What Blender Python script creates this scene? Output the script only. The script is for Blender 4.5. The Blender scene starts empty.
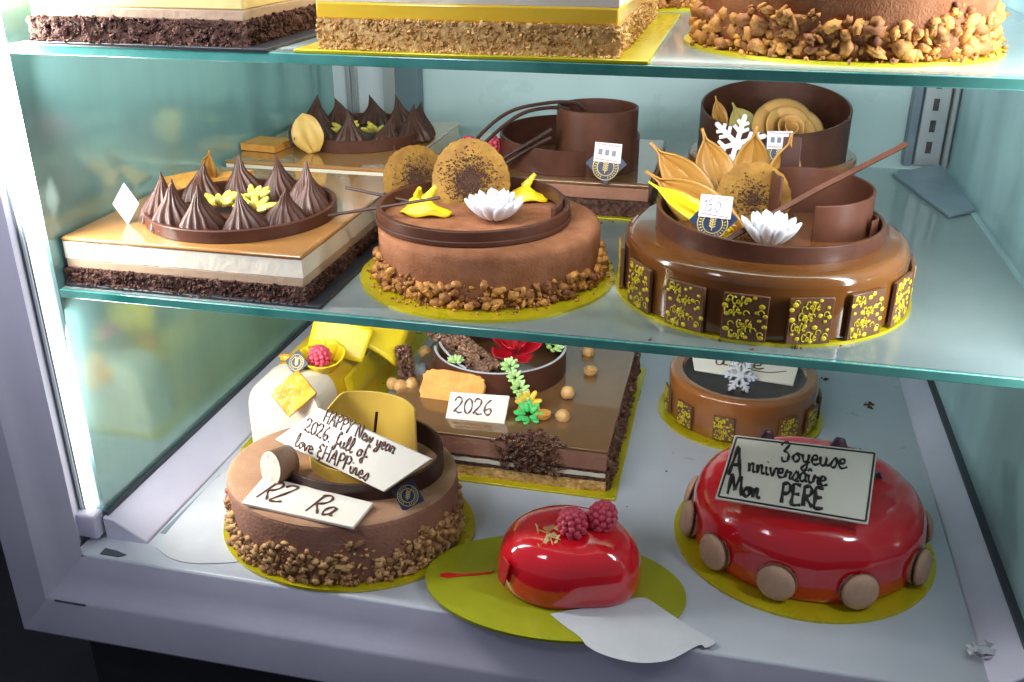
import bpy, math, random
from mathutils import Vector, Matrix, noise
PI = math.pi
SC = bpy.context.scene
COL = SC.collection
SC.unit_settings.system = 'METRIC'

# ------------------------------------------------------------------ object helpers
def link(o, parent=None):
    COL.objects.link(o)
    if parent is not None:
        o.parent = parent
    return o

def tag(o, label=None, cat=None, group=None, kind=None):
    if label: o['label'] = label
    if cat: o['category'] = cat
    if group: o['group'] = group
    if kind: o['kind'] = kind
    return o

def thing(name, label, cat, loc=(0, 0, 0), group=None, rz=0.0):
    o = bpy.data.objects.new(name, None)
    o.empty_display_size = 0.03
    link(o); o.location = loc; o.rotation_euler = (0, 0, rz)
    return tag(o, label, cat, group)

def dup(o, parent, loc, rot=(0, 0, 0), scale=None):
    """copy one part (and its own children) under parent"""
    c = o.copy(); link(c, parent); c.location = loc; c.rotation_euler = rot
    if scale is not None: c.scale = scale
    for ch in list(o.children):
        d = ch.copy(); link(d, c)
    return c

class MB:
    def __init__(s): s.v = []; s.f = []
    def add(s, vs, fs, M=None):
        b = len(s.v)
        for p in vs:
            p = Vector(p)
            s.v.append(M @ p if M is not None else p)
        for f in fs: s.f.append(tuple(i + b for i in f))
        return s
    def box(s, x0, x1, y0, y1, z0, z1, M=None):
        return s.add([(x0,y0,z0),(x1,y0,z0),(x1,y1,z0),(x0,y1,z0),(x0,y0,z1),(x1,y0,z1),(x1,y1,z1),(x0,y1,z1)],
                     [(3,2,1,0),(4,5,6,7),(0,1,5,4),(1,2,6,5),(2,3,7,6),(3,0,4,7)], M)
    def lathe(s, prof, seg=64, rx=1, ry=1, a0=0, a1=2*PI, M=None, fn=None):
        full = abs(a1 - a0 - 2*PI) < 1e-6
        n = seg if full else seg + 1
        vs = []; fs = []
        for i in range(n):
            a = a0 + (a1 - a0) * i / seg
            for j, (r, z) in enumerate(prof):
                rr, zz = (r, z) if fn is None else fn(a, j, r, z)
                vs.append((rr*rx*math.cos(a), rr*ry*math.sin(a), zz))
        m = len(prof)
        for i in range(seg):
            k = (i + 1) % n
            for j in range(m - 1):
                fs.append((i*m+j, k*m+j, k*m+j+1, i*m+j+1))
        return s.add(vs, fs, M)
    def arcband(s, r, t, z0, z1, a0, a1, seg=64, rx=1, ry=1, M=None, zf=None, rf=None):
        """an upright band of thickness t following an arc, closed at both ends"""
        vs = []; fs = []
        for i in range(seg + 1):
            u = i / seg; a = a0 + (a1 - a0) * u
            rr = r if rf is None else rf(u)
            h = z1 if zf is None else zf(u)
            for q, z in ((rr, z0), (rr, h), (rr - t, h), (rr - t, z0)):
                vs.append((q*rx*math.cos(a), q*ry*math.sin(a), z))
        for i in range(seg):
            for j in range(4):
                k = (j + 1) % 4
                fs.append((i*4+j, (i+1)*4+j, (i+1)*4+k, i*4+k))
        fs.append((0, 1, 2, 3)); e = seg*4; fs.append((e+3, e+2, e+1, e))
        return s.add(vs, fs, M)
    def tube(s, pts, r, seg=8, M=None, flat=1.0, cap=True):
        pts = [Vector(p) for p in pts]; n = len(pts)
        rs = r if isinstance(r, (list, tuple)) else [r]*n
        vs = []; fs = []; up = Vector((0, 0, 1))
        prev = None
        for i, p in enumerate(pts):
            d = (pts[min(i+1, n-1)] - pts[max(i-1, 0)])
            if d.length < 1e-9: d = Vector((1, 0, 0))
            d.normalize()
            if prev is None:
                a = up if abs(d.z) < .95 else Vector((0, 1, 0))
                x = d.cross(a).normalized()
            else:
                x = (prev - d * prev.dot(d))
                x = x.normalized() if x.length > 1e-6 else d.orthogonal().normalized()
            prev = x; y = x.cross(d)
            for k in range(seg):
                t = 2*PI*k/seg
                vs.append(p + (x*math.cos(t) + y*math.sin(t)*flat)*rs[i])
        for i in range(n-1):
            for k in range(seg):
                j = (k+1) % seg
                fs.append((i*seg+k, i*seg+j, (i+1)*seg+j, (i+1)*seg+k))
        if cap:
            fs.append(tuple(reversed(range(seg)))); fs.append(tuple((n-1)*seg+k for k in range(seg)))
        return s.add(vs, fs, M)
    def grid(s, nu, nv, fn, M=None):
        vs = [fn(i/nu, j/nv) for i in range(nu+1) for j in range(nv+1)]
        fs = [(i*(nv+1)+j, (i+1)*(nv+1)+j, (i+1)*(nv+1)+j+1, i*(nv+1)+j+1) for i in range(nu) for j in range(nv)]
        return s.add(vs, fs, M)
    def ball(s, c, r, sc=(1, 1, 1), nu=16, nv=10, amp=0.0, fr=8.0, seed=0, M=None):
        vs = []; fs = []
        c = Vector(c); so = Vector((seed*3.1, seed*1.7, seed*.9))
        def P(th, ph):
            d = Vector((math.sin(th)*math.cos(ph), math.sin(th)*math.sin(ph), math.cos(th)))
            k = 1 + (amp*noise.noise(d*fr*.3 + so) if amp else 0)
            return c + Vector((d.x*sc[0], d.y*sc[1], d.z*sc[2]))*r*k
        vs.append(P(0, 0))
        for i in range(1, nv):
            for j in range(nu): vs.append(P(PI*i/nv, 2*PI*j/nu))
        vs.append(P(PI, 0))
        for j in range(nu): fs.append((0, 1+j, 1+(j+1) % nu))
        for i in range(nv-2):
            for j in range(nu):
                a = 1+i*nu+j; b = 1+i*nu+(j+1) % nu
                fs.append((a, a+nu, b+nu, b))
        l = len(vs)-1; b0 = 1+(nv-2)*nu
        for j in range(nu): fs.append((l, b0+(j+1) % nu, b0+j))
        return s.add(vs, fs, M)
    def prism(s, pts, z0, z1, M=None):
        n = len(pts)
        vs = [(x, y, z0) for x, y in pts] + [(x, y, z1) for x, y in pts]
        fs = [tuple(reversed(range(n))), tuple(range(n, 2*n))] + [(i, (i+1) % n, n+(i+1) % n, n+i) for i in range(n)]
        return s.add(vs, fs, M)
    def chunk(s, c, r, rnd):
        """one angular crumb or nut piece"""
        Mx = Matrix.Translation(c) @ Matrix.Rotation(rnd.uniform(0, 6.28), 4, Vector((rnd.uniform(-1,1), rnd.uniform(-1,1), rnd.uniform(-1,1)+.01)).normalized())
        sx, sy, sz = r*rnd.uniform(.8, 1.6), r*rnd.uniform(.55, 1.1), r*rnd.uniform(.4, .9)
        vs = []
        base = [(1,0,0),(-1,0,0),(0,1,0),(0,-1,0),(0,0,1),(0,0,-1)]
        base += [(x*.66, y*.66, z*.66) for x in (-1,1) for y in (-1,1) for z in (-1,1)]
        for b in base:
            j = rnd.uniform(.78, 1.15); vs.append((b[0]*sx*j, b[1]*sy*j, b[2]*sz*j))
        fs = []
        for ax in ((0,2,4),(2,1,4),(1,3,4),(3,0,4),(2,0,5),(1,2,5),(3,1,5),(0,3,5)):
            a, b, c3 = ax
            d = tuple(base[a][i]+base[b][i]+base[c3][i] for i in range(3))
            k = 6 + (4 if d[0] > 0 else 0) + (2 if d[1] > 0 else 0) + (1 if d[2] > 0 else 0)
            fs += [(a, b, k), (b, c3, k), (c3, a, k)]
        return s.add(vs, fs, Mx)
    def build(s, name, mat, parent=None, loc=(0,0,0), rot=(0,0,0), smooth=True, ang=40, bevel=0, bseg=2, solid=0, sub=0, merge=False):
        me = bpy.data.meshes.new(name)
        me.from_pydata([tuple(p) for p in s.v], [], s.f)
        me.validate(); me.update()
        import bmesh
        bm = bmesh.new(); bm.from_mesh(me)
        if merge: bmesh.ops.remove_doubles(bm, verts=bm.verts, dist=1e-5)
        bmesh.ops.recalc_face_normals(bm, faces=bm.faces)
        bm.to_mesh(me); bm.free()
        me.polygons.foreach_set('use_smooth', [smooth]*len(me.polygons))
        if smooth: me.set_sharp_from_angle(angle=math.radians(ang))
        if mat is not None: me.materials.append(mat)
        o = bpy.data.objects.new(name, me)
        link(o, parent); o.location = loc; o.rotation_euler = rot
        if solid:
            m = o.modifiers.new('Solidify', 'SOLIDIFY'); m.thickness = solid; m.offset = 0
        if sub:
            m = o.modifiers.new('Subdivision', 'SUBSURF'); m.levels = sub; m.render_levels = sub
        if bevel:
            m = o.modifiers.new('Bevel', 'BEVEL'); m.width = bevel; m.segments = bseg; m.limit_method = 'ANGLE'; m.angle_limit = math.radians(40)
        return o

def smooth_line(pts, k=5):
    pts = [Vector(p) for p in pts]
    if len(pts) < 3: 
        return [pts[0].lerp(pts[-1], i/3) for i in range(4)] if len(pts) == 2 else pts
    out = []
    for i in range(len(pts)-1):
        p0 = pts[max(i-1, 0)]; p1 = pts[i]; p2 = pts[i+1]; p3 = pts[min(i+2, len(pts)-1)]
        for j in range(k):
            t = j/k
            out.append(.5*((2*p1)+(p2-p0)*t+(2*p0-5*p1+4*p2-p3)*t*t+(3*p1-p0-3*p2+p3)*t**3))
    out.append(pts[-1])
    return out

def frame_from(o, z, up):
    """matrix whose local z is the facing direction and y leans to up"""
    z = Vector(z).normalized(); x = Vector(up).cross(z).normalized(); y = z.cross(x)
    M = Matrix((x, y, z)).transposed().to_4x4(); M.translation = Vector(o)
    return M

# ------------------------------------------------------------------ materials
MATS = {}
def mat(name, c, c2=None, rough=.5, sc=20, bump=0.0, bsc=60, spec=.5, coat=0, coatr=.05, sss=0, sssr=(.6,.3,.15), metal=0, detail=6, lo=.35, hi=.65, tex='noise', emis=None, estr=0, sheen=0, stretch=None, bdist=.004):
    m = bpy.data.materials.new(name); m.use_nodes = True
    nt = m.node_tree; N = nt.nodes; Lk = nt.links
    b = N['Principled BSDF']
    b.inputs['Base Color'].default_value = (*c, 1)
    b.inputs['Roughness'].default_value = rough
    b.inputs['Specular IOR Level'].default_value = spec
    b.inputs['Metallic'].default_value = metal
    b.inputs['Coat Weight'].default_value = coat
    b.inputs['Coat Roughness'].default_value = coatr
    if sss:
        b.inputs['Subsurface Weight'].default_value = sss
        b.inputs['Subsurface Radius'].default_value = sssr
        b.inputs['Subsurface Scale'].default_value = .012
    if sheen: b.inputs['Sheen Weight'].default_value = sheen
    if emis:
        b.inputs['Emission Color'].default_value = (*emis, 1); b.inputs['Emission Strength'].default_value = estr
    tc = N.new('ShaderNodeTexCoord')
    src = tc.outputs['Object']
    if stretch:
        mp = N.new('ShaderNodeMapping'); mp.inputs['Scale'].default_value = stretch
        Lk.new(src, mp.inputs['Vector']); src = mp.outputs['Vector']
    if c2 is not None:
        if tex == 'island':
            g = N.new('ShaderNodeNewGeometry'); fac = g.outputs['Random Per Island']
        elif tex == 'voronoi':
            n = N.new('ShaderNodeTexVoronoi'); n.inputs['Scale'].default_value = sc; Lk.new(src, n.inputs['Vector'])
            fac = n.outputs['Distance']
        else:
            n = N.new('ShaderNodeTexNoise'); n.inputs['Scale'].default_value = sc; n.inputs['Detail'].default_value = detail
            n.inputs['Roughness'].default_value = .6
            Lk.new(src, n.inputs['Vector']); fac = n.outputs['Fac']
        r = N.new('ShaderNodeValToRGB')
        r.color_ramp.elements[0].position = lo; r.color_ramp.elements[0].color = (*c, 1)
        r.color_ramp.elements[1].position = hi; r.color_ramp.elements[1].color = (*c2, 1)
        Lk.new(fac, r.inputs['Fac']); Lk.new(r.outputs['Color'], b.inputs['Base Color'])
    if bump:
        n2 = N.new('ShaderNodeTexNoise'); n2.inputs['Scale'].default_value = bsc; n2.inputs['Detail'].default_value = 5
        Lk.new(src, n2.inputs['Vector'])
        bp = N.new('ShaderNodeBump'); bp.inputs['Strength'].default_value = bump; bp.inputs['Distance'].default_value = bdist
        Lk.new(n2.outputs['Fac'], bp.inputs['Height']); Lk.new(bp.outputs['Normal'], b.inputs['Normal'])
    # broad wear of the gloss
    n3 = N.new('ShaderNodeTexNoise'); n3.inputs['Scale'].default_value = 14; n3.inputs['Detail'].default_value = 4
    Lk.new(tc.outputs['Object'], n3.inputs['Vector'])
    mr = N.new('ShaderNodeMapRange'); mr.inputs['To Min'].default_value = max(0, rough-.08); mr.inputs['To Max'].default_value = min(1, rough+.1)
    Lk.new(n3.outputs['Fac'], mr.inputs['Value']); Lk.new(mr.outputs['Result'], b.inputs['Roughness'])
    MATS[name] = m
    return m

white_paint = mat('white_paint', (.68,.67,.80), (.54,.53,.66), .32, 5, .10, 50, lo=.35, hi=.85, detail=10)
deck_paint = mat('deck_paint', (.56,.59,.65), (.45,.49,.55), .3, 5, .05, 30, lo=.32, hi=.8)
gap_dark = mat('gap_dark', (.035,.035,.04), (.10,.09,.08), .7, 30)
alu = mat('aluminium', (.55,.58,.60), (.42,.46,.48), .35, 12, .05, 60, metal=.6, stretch=(1,1,.1))
bracket_m = mat('bracket_steel', (.16,.22,.27), (.22,.28,.33), .4, 10, .05, 60)
post_m = mat('post_paint', (.16,.24,.27), (.12,.19,.22), .4, 6)
seal_m = mat('rubber_seal', (.05,.06,.08), None, .5)
backwall_m = mat('back_panel', (.58,.77,.78), (.50,.69,.71), .28, 3, .03, 10, lo=.3, hi=.7, stretch=(1,1,.35))
door_m = mat('back_door', (.78,.84,.88), (.62,.70,.76), .25, 4, stretch=(2,1,.3))
floor_m = mat('dark_floor', (.035,.037,.045), (.06,.06,.065), .35, 3, .05, 20)
room_m = mat('room_wall', (.03,.05,.09), (.02,.035,.06), .7, 2)
plinth_m = mat('plinth', (.02,.02,.025), (.035,.035,.04), .5, 4)
gold = mat('gold_card', (.66,.56,.012), (.54,.47,.01), .28, 8, .05, 30, metal=.3, spec=.7, lo=.3, hi=.7)
green_gold = mat('green_gold_card', (.42,.43,.015), (.34,.36,.015), .32, 8, .04, 30, metal=.15)
black_card = mat('black_card', (.02,.022,.028), (.035,.037,.045), .35, 10)
choc_dark = mat('dark_chocolate', (.036,.015,.011), (.060,.026,.019), .38, 25, .10, 120, spec=.45)
choc_mid = mat('milk_chocolate', (.064,.022,.012), (.098,.036,.021), .42, 18, .06, 90, spec=.3)
choc_square = mat('printed_chocolate', (.13,.058,.030), (.19,.09,.05), .3, 18, .06, 90)
choc_kiss = mat('ganache', (.056,.020,.011), (.085,.033,.019), .42, 30, .05, 150, spec=.4)
mousse = mat('cocoa_velvet', (.24,.090,.038), (.37,.160,.082), .85, 26, .8, 380, spec=.2, bdist=.002)
mousse_tan = mat('tan_velvet', (.38,.205,.115), (.48,.28,.17), .85, 14, .5, 420, spec=.2, bdist=.0015)
mousse_rose = mat('mousse_side', (.30,.138,.090), (.40,.20,.135), .75, 16, .4, 200, spec=.25)
glaze_caramel = mat('caramel_glaze', (.46,.235,.075), (.36,.16,.045), .12, 5, coat=.6, coatr=.04, lo=.25, hi=.75)
glaze_brown = mat('brown_glaze', (.095,.030,.008), (.21,.075,.014), .12, 5, coat=.7, coatr=.04, lo=.3, hi=.7)
glaze_amber = mat('amber_glaze', (.42,.155,.035), (.24,.085,.03), .15, 4, coat=.6, coatr=.05, lo=.35, hi=.7)
glaze_choc = mat('chocolate_glaze', (.24,.125,.05), (.18,.088,.035), .08, 4, coat=.8, coatr=.03)
cream = mat('cream', (.84,.78,.66), (.78,.70,.55), .55, 12, .25, 90, sss=.15)
cream_tan = mat('praline_cream', (.50,.36,.24), (.42,.29,.19), .6, 12, .25, 110)
cream_yellow = mat('yellow_cream', (.90,.62,.02), (.84,.52,.012), .45, 8, .12, 60, sss=.1)
cream_gold = mat('golden_cream', (.84,.66,.30), (.78,.58,.22), .5, 10, .15, 80)
gel_yellow = mat('yellow_jelly', (.92,.62,.05), (.88,.54,.03), .2, 8, .1, 50, coat=.4)
sponge_dark = mat('dark_crumb', (.04,.018,.013), (.19,.095,.070), .8, 150, .9, 300, spec=.25, lo=.36, hi=.68)
sponge_oat = mat('oat_crumb', (.50,.24,.06), (.90,.60,.24), .75, 130, .9, 280, lo=.34, hi=.62)
nuts = mat('nut_crumbs', (.22,.075,.026), (.74,.36,.085), .55, 1, .35, 300, tex='island', lo=0, hi=1, spec=.4)
nuts_pale = mat('pale_nut_crumbs', (.30,.13,.055), (.76,.48,.20), .6, 1, .35, 300, tex='island', lo=0, hi=1, spec=.4)
crunch_dark = mat('crunchy_chocolate', (.07,.028,.016), (.20,.09,.05), .45, 1, .3, 200, tex='island', lo=0, hi=1)
crunch_mid = mat('crunchy_praline', (.16,.075,.04), (.38,.21,.13), .4, 1, .3, 200, tex='island', lo=0, hi=1)
hazel = mat('hazelnut', (.66,.40,.15), (.52,.28,.09), .5, 60, .3, 120)
almond_y = mat('almond_sticks', (.74,.56,.03), (.80,.70,.20), .5, 30, .1, 80)
petal_white = mat('white_sugar', (.70,.71,.75), (.62,.63,.68), .55, 40, .1, 120, sss=.1)
yellow_choc = mat('yellow_chocolate', (.86,.66,.015), (.78,.56,.012), .38, 20, .1, 60)
gold_choc = mat('golden_chocolate', (.30,.145,.026), (.42,.21,.04), .38, 14, .15, 60, lo=.3, hi=.7)
wall_choc = mat('yellow_marbled_chocolate', (.74,.52,.10), (.62,.38,.05), .3, 5, .08, 30, stretch=(1,1,.25), lo=.35, hi=.7)
disc_m = mat('caramel_disc', (.27,.145,.024), (.17,.080,.014), .6, 40, .4, 160, spec=.2)
cocoa_dust = mat('cocoa_dust', (.045,.018,.010), (.08,.035,.018), .9, 90)
raspberry_m = mat('raspberry', (.58,.035,.085), (.72,.12,.17), .45, 70, .15, 300, sss=.2, sssr=(1,.2,.2))
red_glaze = mat('red_mirror_glaze', (.72,.010,.022), (.60,.006,.014), .11, 4, coat=1, coatr=.02, spec=.6)
red_choc = mat('red_chocolate', (.52,.01,.025), (.42,.008,.02), .4, 10)
flower_red = mat('red_flower', (.50,.006,.02), (.36,.004,.012), .5, 30, .15, 120)
macaron_m = mat('macaron_shell', (.50,.30,.20), (.56,.35,.24), .6, 60, .2, 200)
macaron_f = mat('macaron_feet', (.26,.12,.075), (.36,.19,.12), .8, 120, .6, 300)
plaque_m = mat('white_chocolate', (.84,.80,.70), (.80,.75,.64), .38, 12, .06, 40, sss=.1)
icing_brown = mat('brown_icing', (.11,.035,.02), None, .4)
icing_black = mat('dark_icing', (.025,.017,.017), None, .35)
navy = mat('navy_card', (.016,.03,.075), (.022,.038,.09), .35, 10)
gold_ink = mat('gold_ink', (.62,.48,.16), None, .35, metal=.3)
sticker = mat('white_sticker', (.80,.81,.86), None, .5)
ink_grey = mat('grey_ink', (.22,.22,.27), None, .5)
ink_red = mat('red_ink', (.70,.10,.14), None, .5)
print_y = mat('yellow_print', (.76,.62,.03), (.62,.48,.02), .35, 40)
green_s = mat('green_sugar', (.35,.62,.12), (.60,.78,.45), .5, 60)
green_f = mat('green_flower', (.06,.50,.12), (.10,.58,.16), .5, 40)
yellow_f = mat('yellow_flower', (.86,.55,.03), (.80,.62,.10), .5, 40)
biscuit_m = mat('biscuit', (.72,.36,.07), (.60,.26,.045), .6, 50, .4, 160)
orange_jelly = mat('orange_fruit', (.86,.27,.015), (.90,.46,.05), .12, 60, .3, 90, coat=.6)
rose_m = mat('caramel_rose', (.60,.33,.10), (.52,.27,.075), .5, 25, .1, 90)
purple_choc = mat('dark_purple_chocolate', (.055,.030,.055), (.075,.045,.075), .35, 20)
paper_m = mat('white_paper', (.60,.62,.65), (.52,.55,.58), .7, 12, .2, 25)
foil_m = mat('silver_foil', (.62,.65,.68), (.45,.48,.52), .25, 25, .5, 60, metal=.7)
plastic_m = mat('clear_grey_plastic', (.55,.57,.62), (.66,.68,.72), .25, 25, .4, 40)
cream_leaf = mat('golden_cream_chocolate', (.66,.42,.10), (.74,.50,.16), .4, 14)
olive_leaf = mat('olive_leaf', (.34,.27,.06), (.42,.34,.09), .5, 20)
crumb_m = mat('loose_crumbs', (.05,.02,.015), (.22,.10,.05), .7, 1, tex='island', lo=0, hi=1)
log_cut = mat('nougat_cut', (.74,.64,.50), (.42,.26,.17), .6, 90, .4, 200, lo=.55, hi=.75)

def emission(name, c, s):
    m = bpy.data.materials.new(name); m.use_nodes = True
    nt = m.node_tree; nt.nodes.clear()
    e = nt.nodes.new('ShaderNodeEmission'); e.inputs[0].default_value = (*c, 1); e.inputs[1].default_value = s
    o = nt.nodes.new('ShaderNodeOutputMaterial'); nt.links.new(e.outputs[0], o.inputs[0]); return m

def tinted_mirror(name, dcol, gcol, fac, rough):
    """reflective tinted side glass with a painted back"""
    m = bpy.data.materials.new(name); m.use_nodes = True
    nt = m.node_tree; N = nt.nodes; N.clear(); L = nt.links
    d = N.new('ShaderNodeBsdfDiffuse'); g = N.new('ShaderNodeBsdfGlossy'); mx = N.new('ShaderNodeMixShader')
    o = N.new('ShaderNodeOutputMaterial')
    tc = N.new('ShaderNodeTexCoord'); n = N.new('ShaderNodeTexNoise'); n.inputs['Scale'].default_value = 4; n.inputs['Detail'].default_value = 6
    mp = N.new('ShaderNodeMapping'); mp.inputs['Scale'].default_value = (1, 1.4, .5)
    L.new(tc.outputs['Object'], mp.inputs[0]); L.new(mp.outputs[0], n.inputs['Vector'])
    r = N.new('ShaderNodeValToRGB'); r.color_ramp.elements[0].position = .3; r.color_ramp.elements[1].position = .75
    r.color_ramp.elements[0].color = (*dcol, 1); r.color_ramp.elements[1].color = (*[min(1, v*1.5+.01) for v in dcol], 1)
    L.new(n.outputs['Fac'], r.inputs[0]); L.new(r.outputs[0], d.inputs[0])
    g.inputs[0].default_value = (*gcol, 1)
    mr = N.new('ShaderNodeMapRange'); mr.inputs['To Min'].default_value = rough*.5; mr.inputs['To Max'].default_value = rough*1.6
    L.new(n.outputs['Fac'], mr.inputs[0]); L.new(mr.outputs[0], g.inputs['Roughness'])
    mx.inputs[0].default_value = fac
    L.new(d.outputs[0], mx.inputs[1]); L.new(g.outputs[0], mx.inputs[2]); L.new(mx.outputs[0], o.inputs[0])
    return m
side_glass_m = tinted_mirror('side_glass', (.21,.42,.42), (.66,.84,.72), .36, .13)
side_glass_r = tinted_mirror('side_glass_far', (.38,.57,.60), (.6,.8,.8), .22, .12)

def shelf_glass(name):
    m = bpy.data.materials.new(name); m.use_nodes = True
    nt = m.node_tree; N = nt.nodes; N.clear(); L = nt.links
    tr = N.new('ShaderNodeBsdfTransparent'); tr.inputs[0].default_value = (.80,.93,.91,1)
    df = N.new('ShaderNodeBsdfDiffuse'); tl = N.new('ShaderNodeBsdfTranslucent'); tl.inputs[0].default_value = (.72,.88,.88,1)
    gl = N.new('ShaderNodeBsdfGlossy'); fr = N.new('ShaderNodeFresnel'); fr.inputs[0].default_value = 1.6
    tc = N.new('ShaderNodeTexCoord'); n = N.new('ShaderNodeTexNoise'); n.inputs['Scale'].default_value = 9; n.inputs['Detail'].default_value = 8
    n.inputs['Roughness'].default_value = .65
    L.new(tc.outputs['Object'], n.inputs['Vector'])
    r = N.new('ShaderNodeValToRGB'); r.color_ramp.elements[0].position = .35; r.color_ramp.elements[1].position = .72
    r.color_ramp.elements[0].color = (.50,.62,.63,1); r.color_ramp.elements[1].color = (.66,.75,.75,1)
    L.new(n.outputs['Fac'], r.inputs[0]); L.new(r.outputs[0], df.inputs[0])
    mr = N.new('ShaderNodeMapRange'); mr.inputs['To Min'].default_value = .03; mr.inputs['To Max'].default_value = .22
    L.new(n.outputs['Fac'], mr.inputs[0]); L.new(mr.outputs[0], gl.inputs['Roughness'])
    a = N.new('ShaderNodeMixShader'); a.inputs[0].default_value = .5
    L.new(df.outputs[0], a.inputs[1]); L.new(tl.outputs[0], a.inputs[2])
    b = N.new('ShaderNodeMixShader'); b.inputs[0].default_value = .68
    L.new(tr.outputs[0], b.inputs[1]); L.new(a.outputs[0], b.inputs[2])
    c = N.new('ShaderNodeMixShader'); L.new(fr.outputs[0], c.inputs[0]); L.new(b.outputs[0], c.inputs[1]); L.new(gl.outputs[0], c.inputs[2])
    o = N.new('ShaderNodeOutputMaterial'); L.new(c.outputs[0], o.inputs[0])
    return m
shelf_m = shelf_glass('shelf_glass')
edge_m = mat('glass_edge', (.02,.19,.16), (.14,.42,.37), .12, 5, stretch=(1,1,1), coat=.6, spec=.8)

# ------------------------------------------------------------------ handwriting (stroke letters piped in icing)
G = {
'A': (.62, [[(0,0),(.14,.5),(.30,1.02),(.38,.55),(.50,0)],[(.06,.36),(.46,.40)]]),
'E': (.52, [[(.42,.98),(.05,1.0),(.04,.5),(.03,.0),(.44,.03)],[(.04,.52),(.36,.54)]]),
'È': (.52, [[(.42,.98),(.05,1.0),(.04,.5),(.03,.0),(.44,.03)],[(.04,.52),(.36,.54)],[(.16,1.22),(.30,1.16)]]),
'Є': (.50, [[(.40,.86),(.18,.98),(.06,.70),(.26,.52),(.06,.36),(.12,.02),(.36,.04),(.28,-.22)]]),
'H': (.62, [[(.06,1.0),(.03,0)],[(.50,1.02),(.44,0)],[(.05,.50),(.48,.52)]]),
'J': (.60, [[(.0,.80),(.20,1.0),(.40,.90),(.24,.62),(.18,.52),(.40,.36),(.36,.0),(.14,-.04),(.08,.16)]]),
'M': (.84, [[(0,0),(.12,.96),(.16,.96),(.34,.34),(.38,.34),(.62,1.0),(.68,.5),(.74,0)]]),
'N': (.66, [[(.04,0),(.08,.96),(.44,.04),(.52,1.0)]]),
'P': (.54, [[(.06,0),(.08,.98)],[(.02,.92),(.30,1.02),(.46,.80),(.34,.54),(.08,.46)]]),
'R': (.60, [[(.06,0),(.08,.98)],[(.02,.92),(.30,1.02),(.46,.80),(.34,.56),(.09,.48)],[(.12,.48),(.34,.22),(.52,0)]]),
'Y': (.58, [[(.02,1.0),(.24,.52)],[(.52,1.04),(.24,.5),(.10,-.02)]]),
'Z': (.62, [[(.0,.84),(.16,.98),(.46,.94),(.30,.5),(.04,.04),(.30,.0),(.52,.08)]]),
'0': (.50, [[(.22,.96),(.04,.64),(.06,.16),(.24,0),(.42,.30),(.40,.78),(.22,.96)]]),
'1': (.34, [[(.02,.74),(.18,1.0),(.18,0)]]),
'2': (.58, [[(.04,.74),(.16,.98),(.40,.90),(.38,.60),(.16,.24),(.02,.04),(.14,.10),(.30,.0),(.52,.06)]]),
'3': (.5, [[(.04,.9),(.3,1.0),(.38,.72),(.16,.52),(.4,.36),(.32,.04),(.04,.06)]]),
'5': (.5, [[(.40,1.0),(.10,1.0),(.06,.56),(.32,.60),(.40,.26),(.22,0),(.02,.08)]]),
'6': (.54, [[(.38,.98),(.12,.66),(.06,.22),(.24,0),(.42,.18),(.34,.42),(.10,.28)]]),
'C': (.56, [[(.46,.80),(.30,1.0),(.08,.72),(.06,.28),(.24,0),(.48,.14)]]),
'.': (.24, [[(.06,.02),(.10,.04)]]),
'a': (.46, [[(.36,.40),(.18,.50),(.02,.26),(.12,.02),(.30,.14),(.36,.46),(.34,.10),(.46,.06)]]),
'e': (.42, [[(.04,.24),(.28,.30),(.26,.48),(.10,.46),(.04,.16),(.18,0),(.42,.10)]]),
'é': (.42, [[(.04,.24),(.28,.30),(.26,.48),(.10,.46),(.04,.16),(.18,0),(.42,.10)],[(.14,.64),(.28,.80)]]),
'f': (.44, [[(.40,.86),(.26,1.02),(.16,.70),(.14,.2),(.08,-.32),(-.06,-.20),(.12,.06),(.40,.22)]]),
'i': (.26, [[(.04,.44),(.08,.06),(.24,.06)],[(.10,.70),(.13,.72)]]),
'î': (.28, [[(.04,.44),(.08,.06),(.26,.06)],[(-.02,.62),(.08,.76),(.20,.64)]]),
'l': (.34, [[(.02,.16),(.22,.70),(.18,1.0),(.08,.80),(.08,.14),(.18,0),(.34,.12)]]),
'm': (.66, [[(.02,.46),(.06,0),(.08,.34),(.20,.48),(.26,.02),(.28,.34),(.42,.48),(.46,.06),(.64,.08)]]),
'n': (.48, [[(.02,.46),(.06,0),(.10,.36),(.26,.48),(.30,.06),(.46,.08)]]),
'o': (.46, [[(.20,.48),(.02,.24),(.16,0),(.34,.22),(.22,.48),(.46,.40)]]),
'r': (.38, [[(.02,.06),(.10,.50),(.14,.36),(.32,.40),(.26,.06),(.38,.06)]]),
's': (.42, [[(.0,.04),(.26,.52),(.34,.22),(.20,-.02),(.06,.06)]]),
'u': (.48, [[(.02,.46),(.06,.06),(.24,.06),(.32,.46),(.32,.08),(.48,.08)]]),
'v': (.42, [[(.0,.44),(.14,.0),(.30,.46),(.42,.42)]]),
'w': (.62, [[(.0,.46),(.10,.0),(.26,.40),(.38,.0),(.54,.48)]]),
'y': (.46, [[(.02,.46),(.10,.10),(.28,.14),(.34,.48),(.26,-.26),(.08,-.40),(.04,-.22),(.40,.10)]]),
'p': (.48, [[(.02,.48),(.04,-.40)],[(.03,.40),(.22,.50),(.36,.24),(.20,0),(.06,.10)]]),
' ': (.34, []),
}
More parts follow.
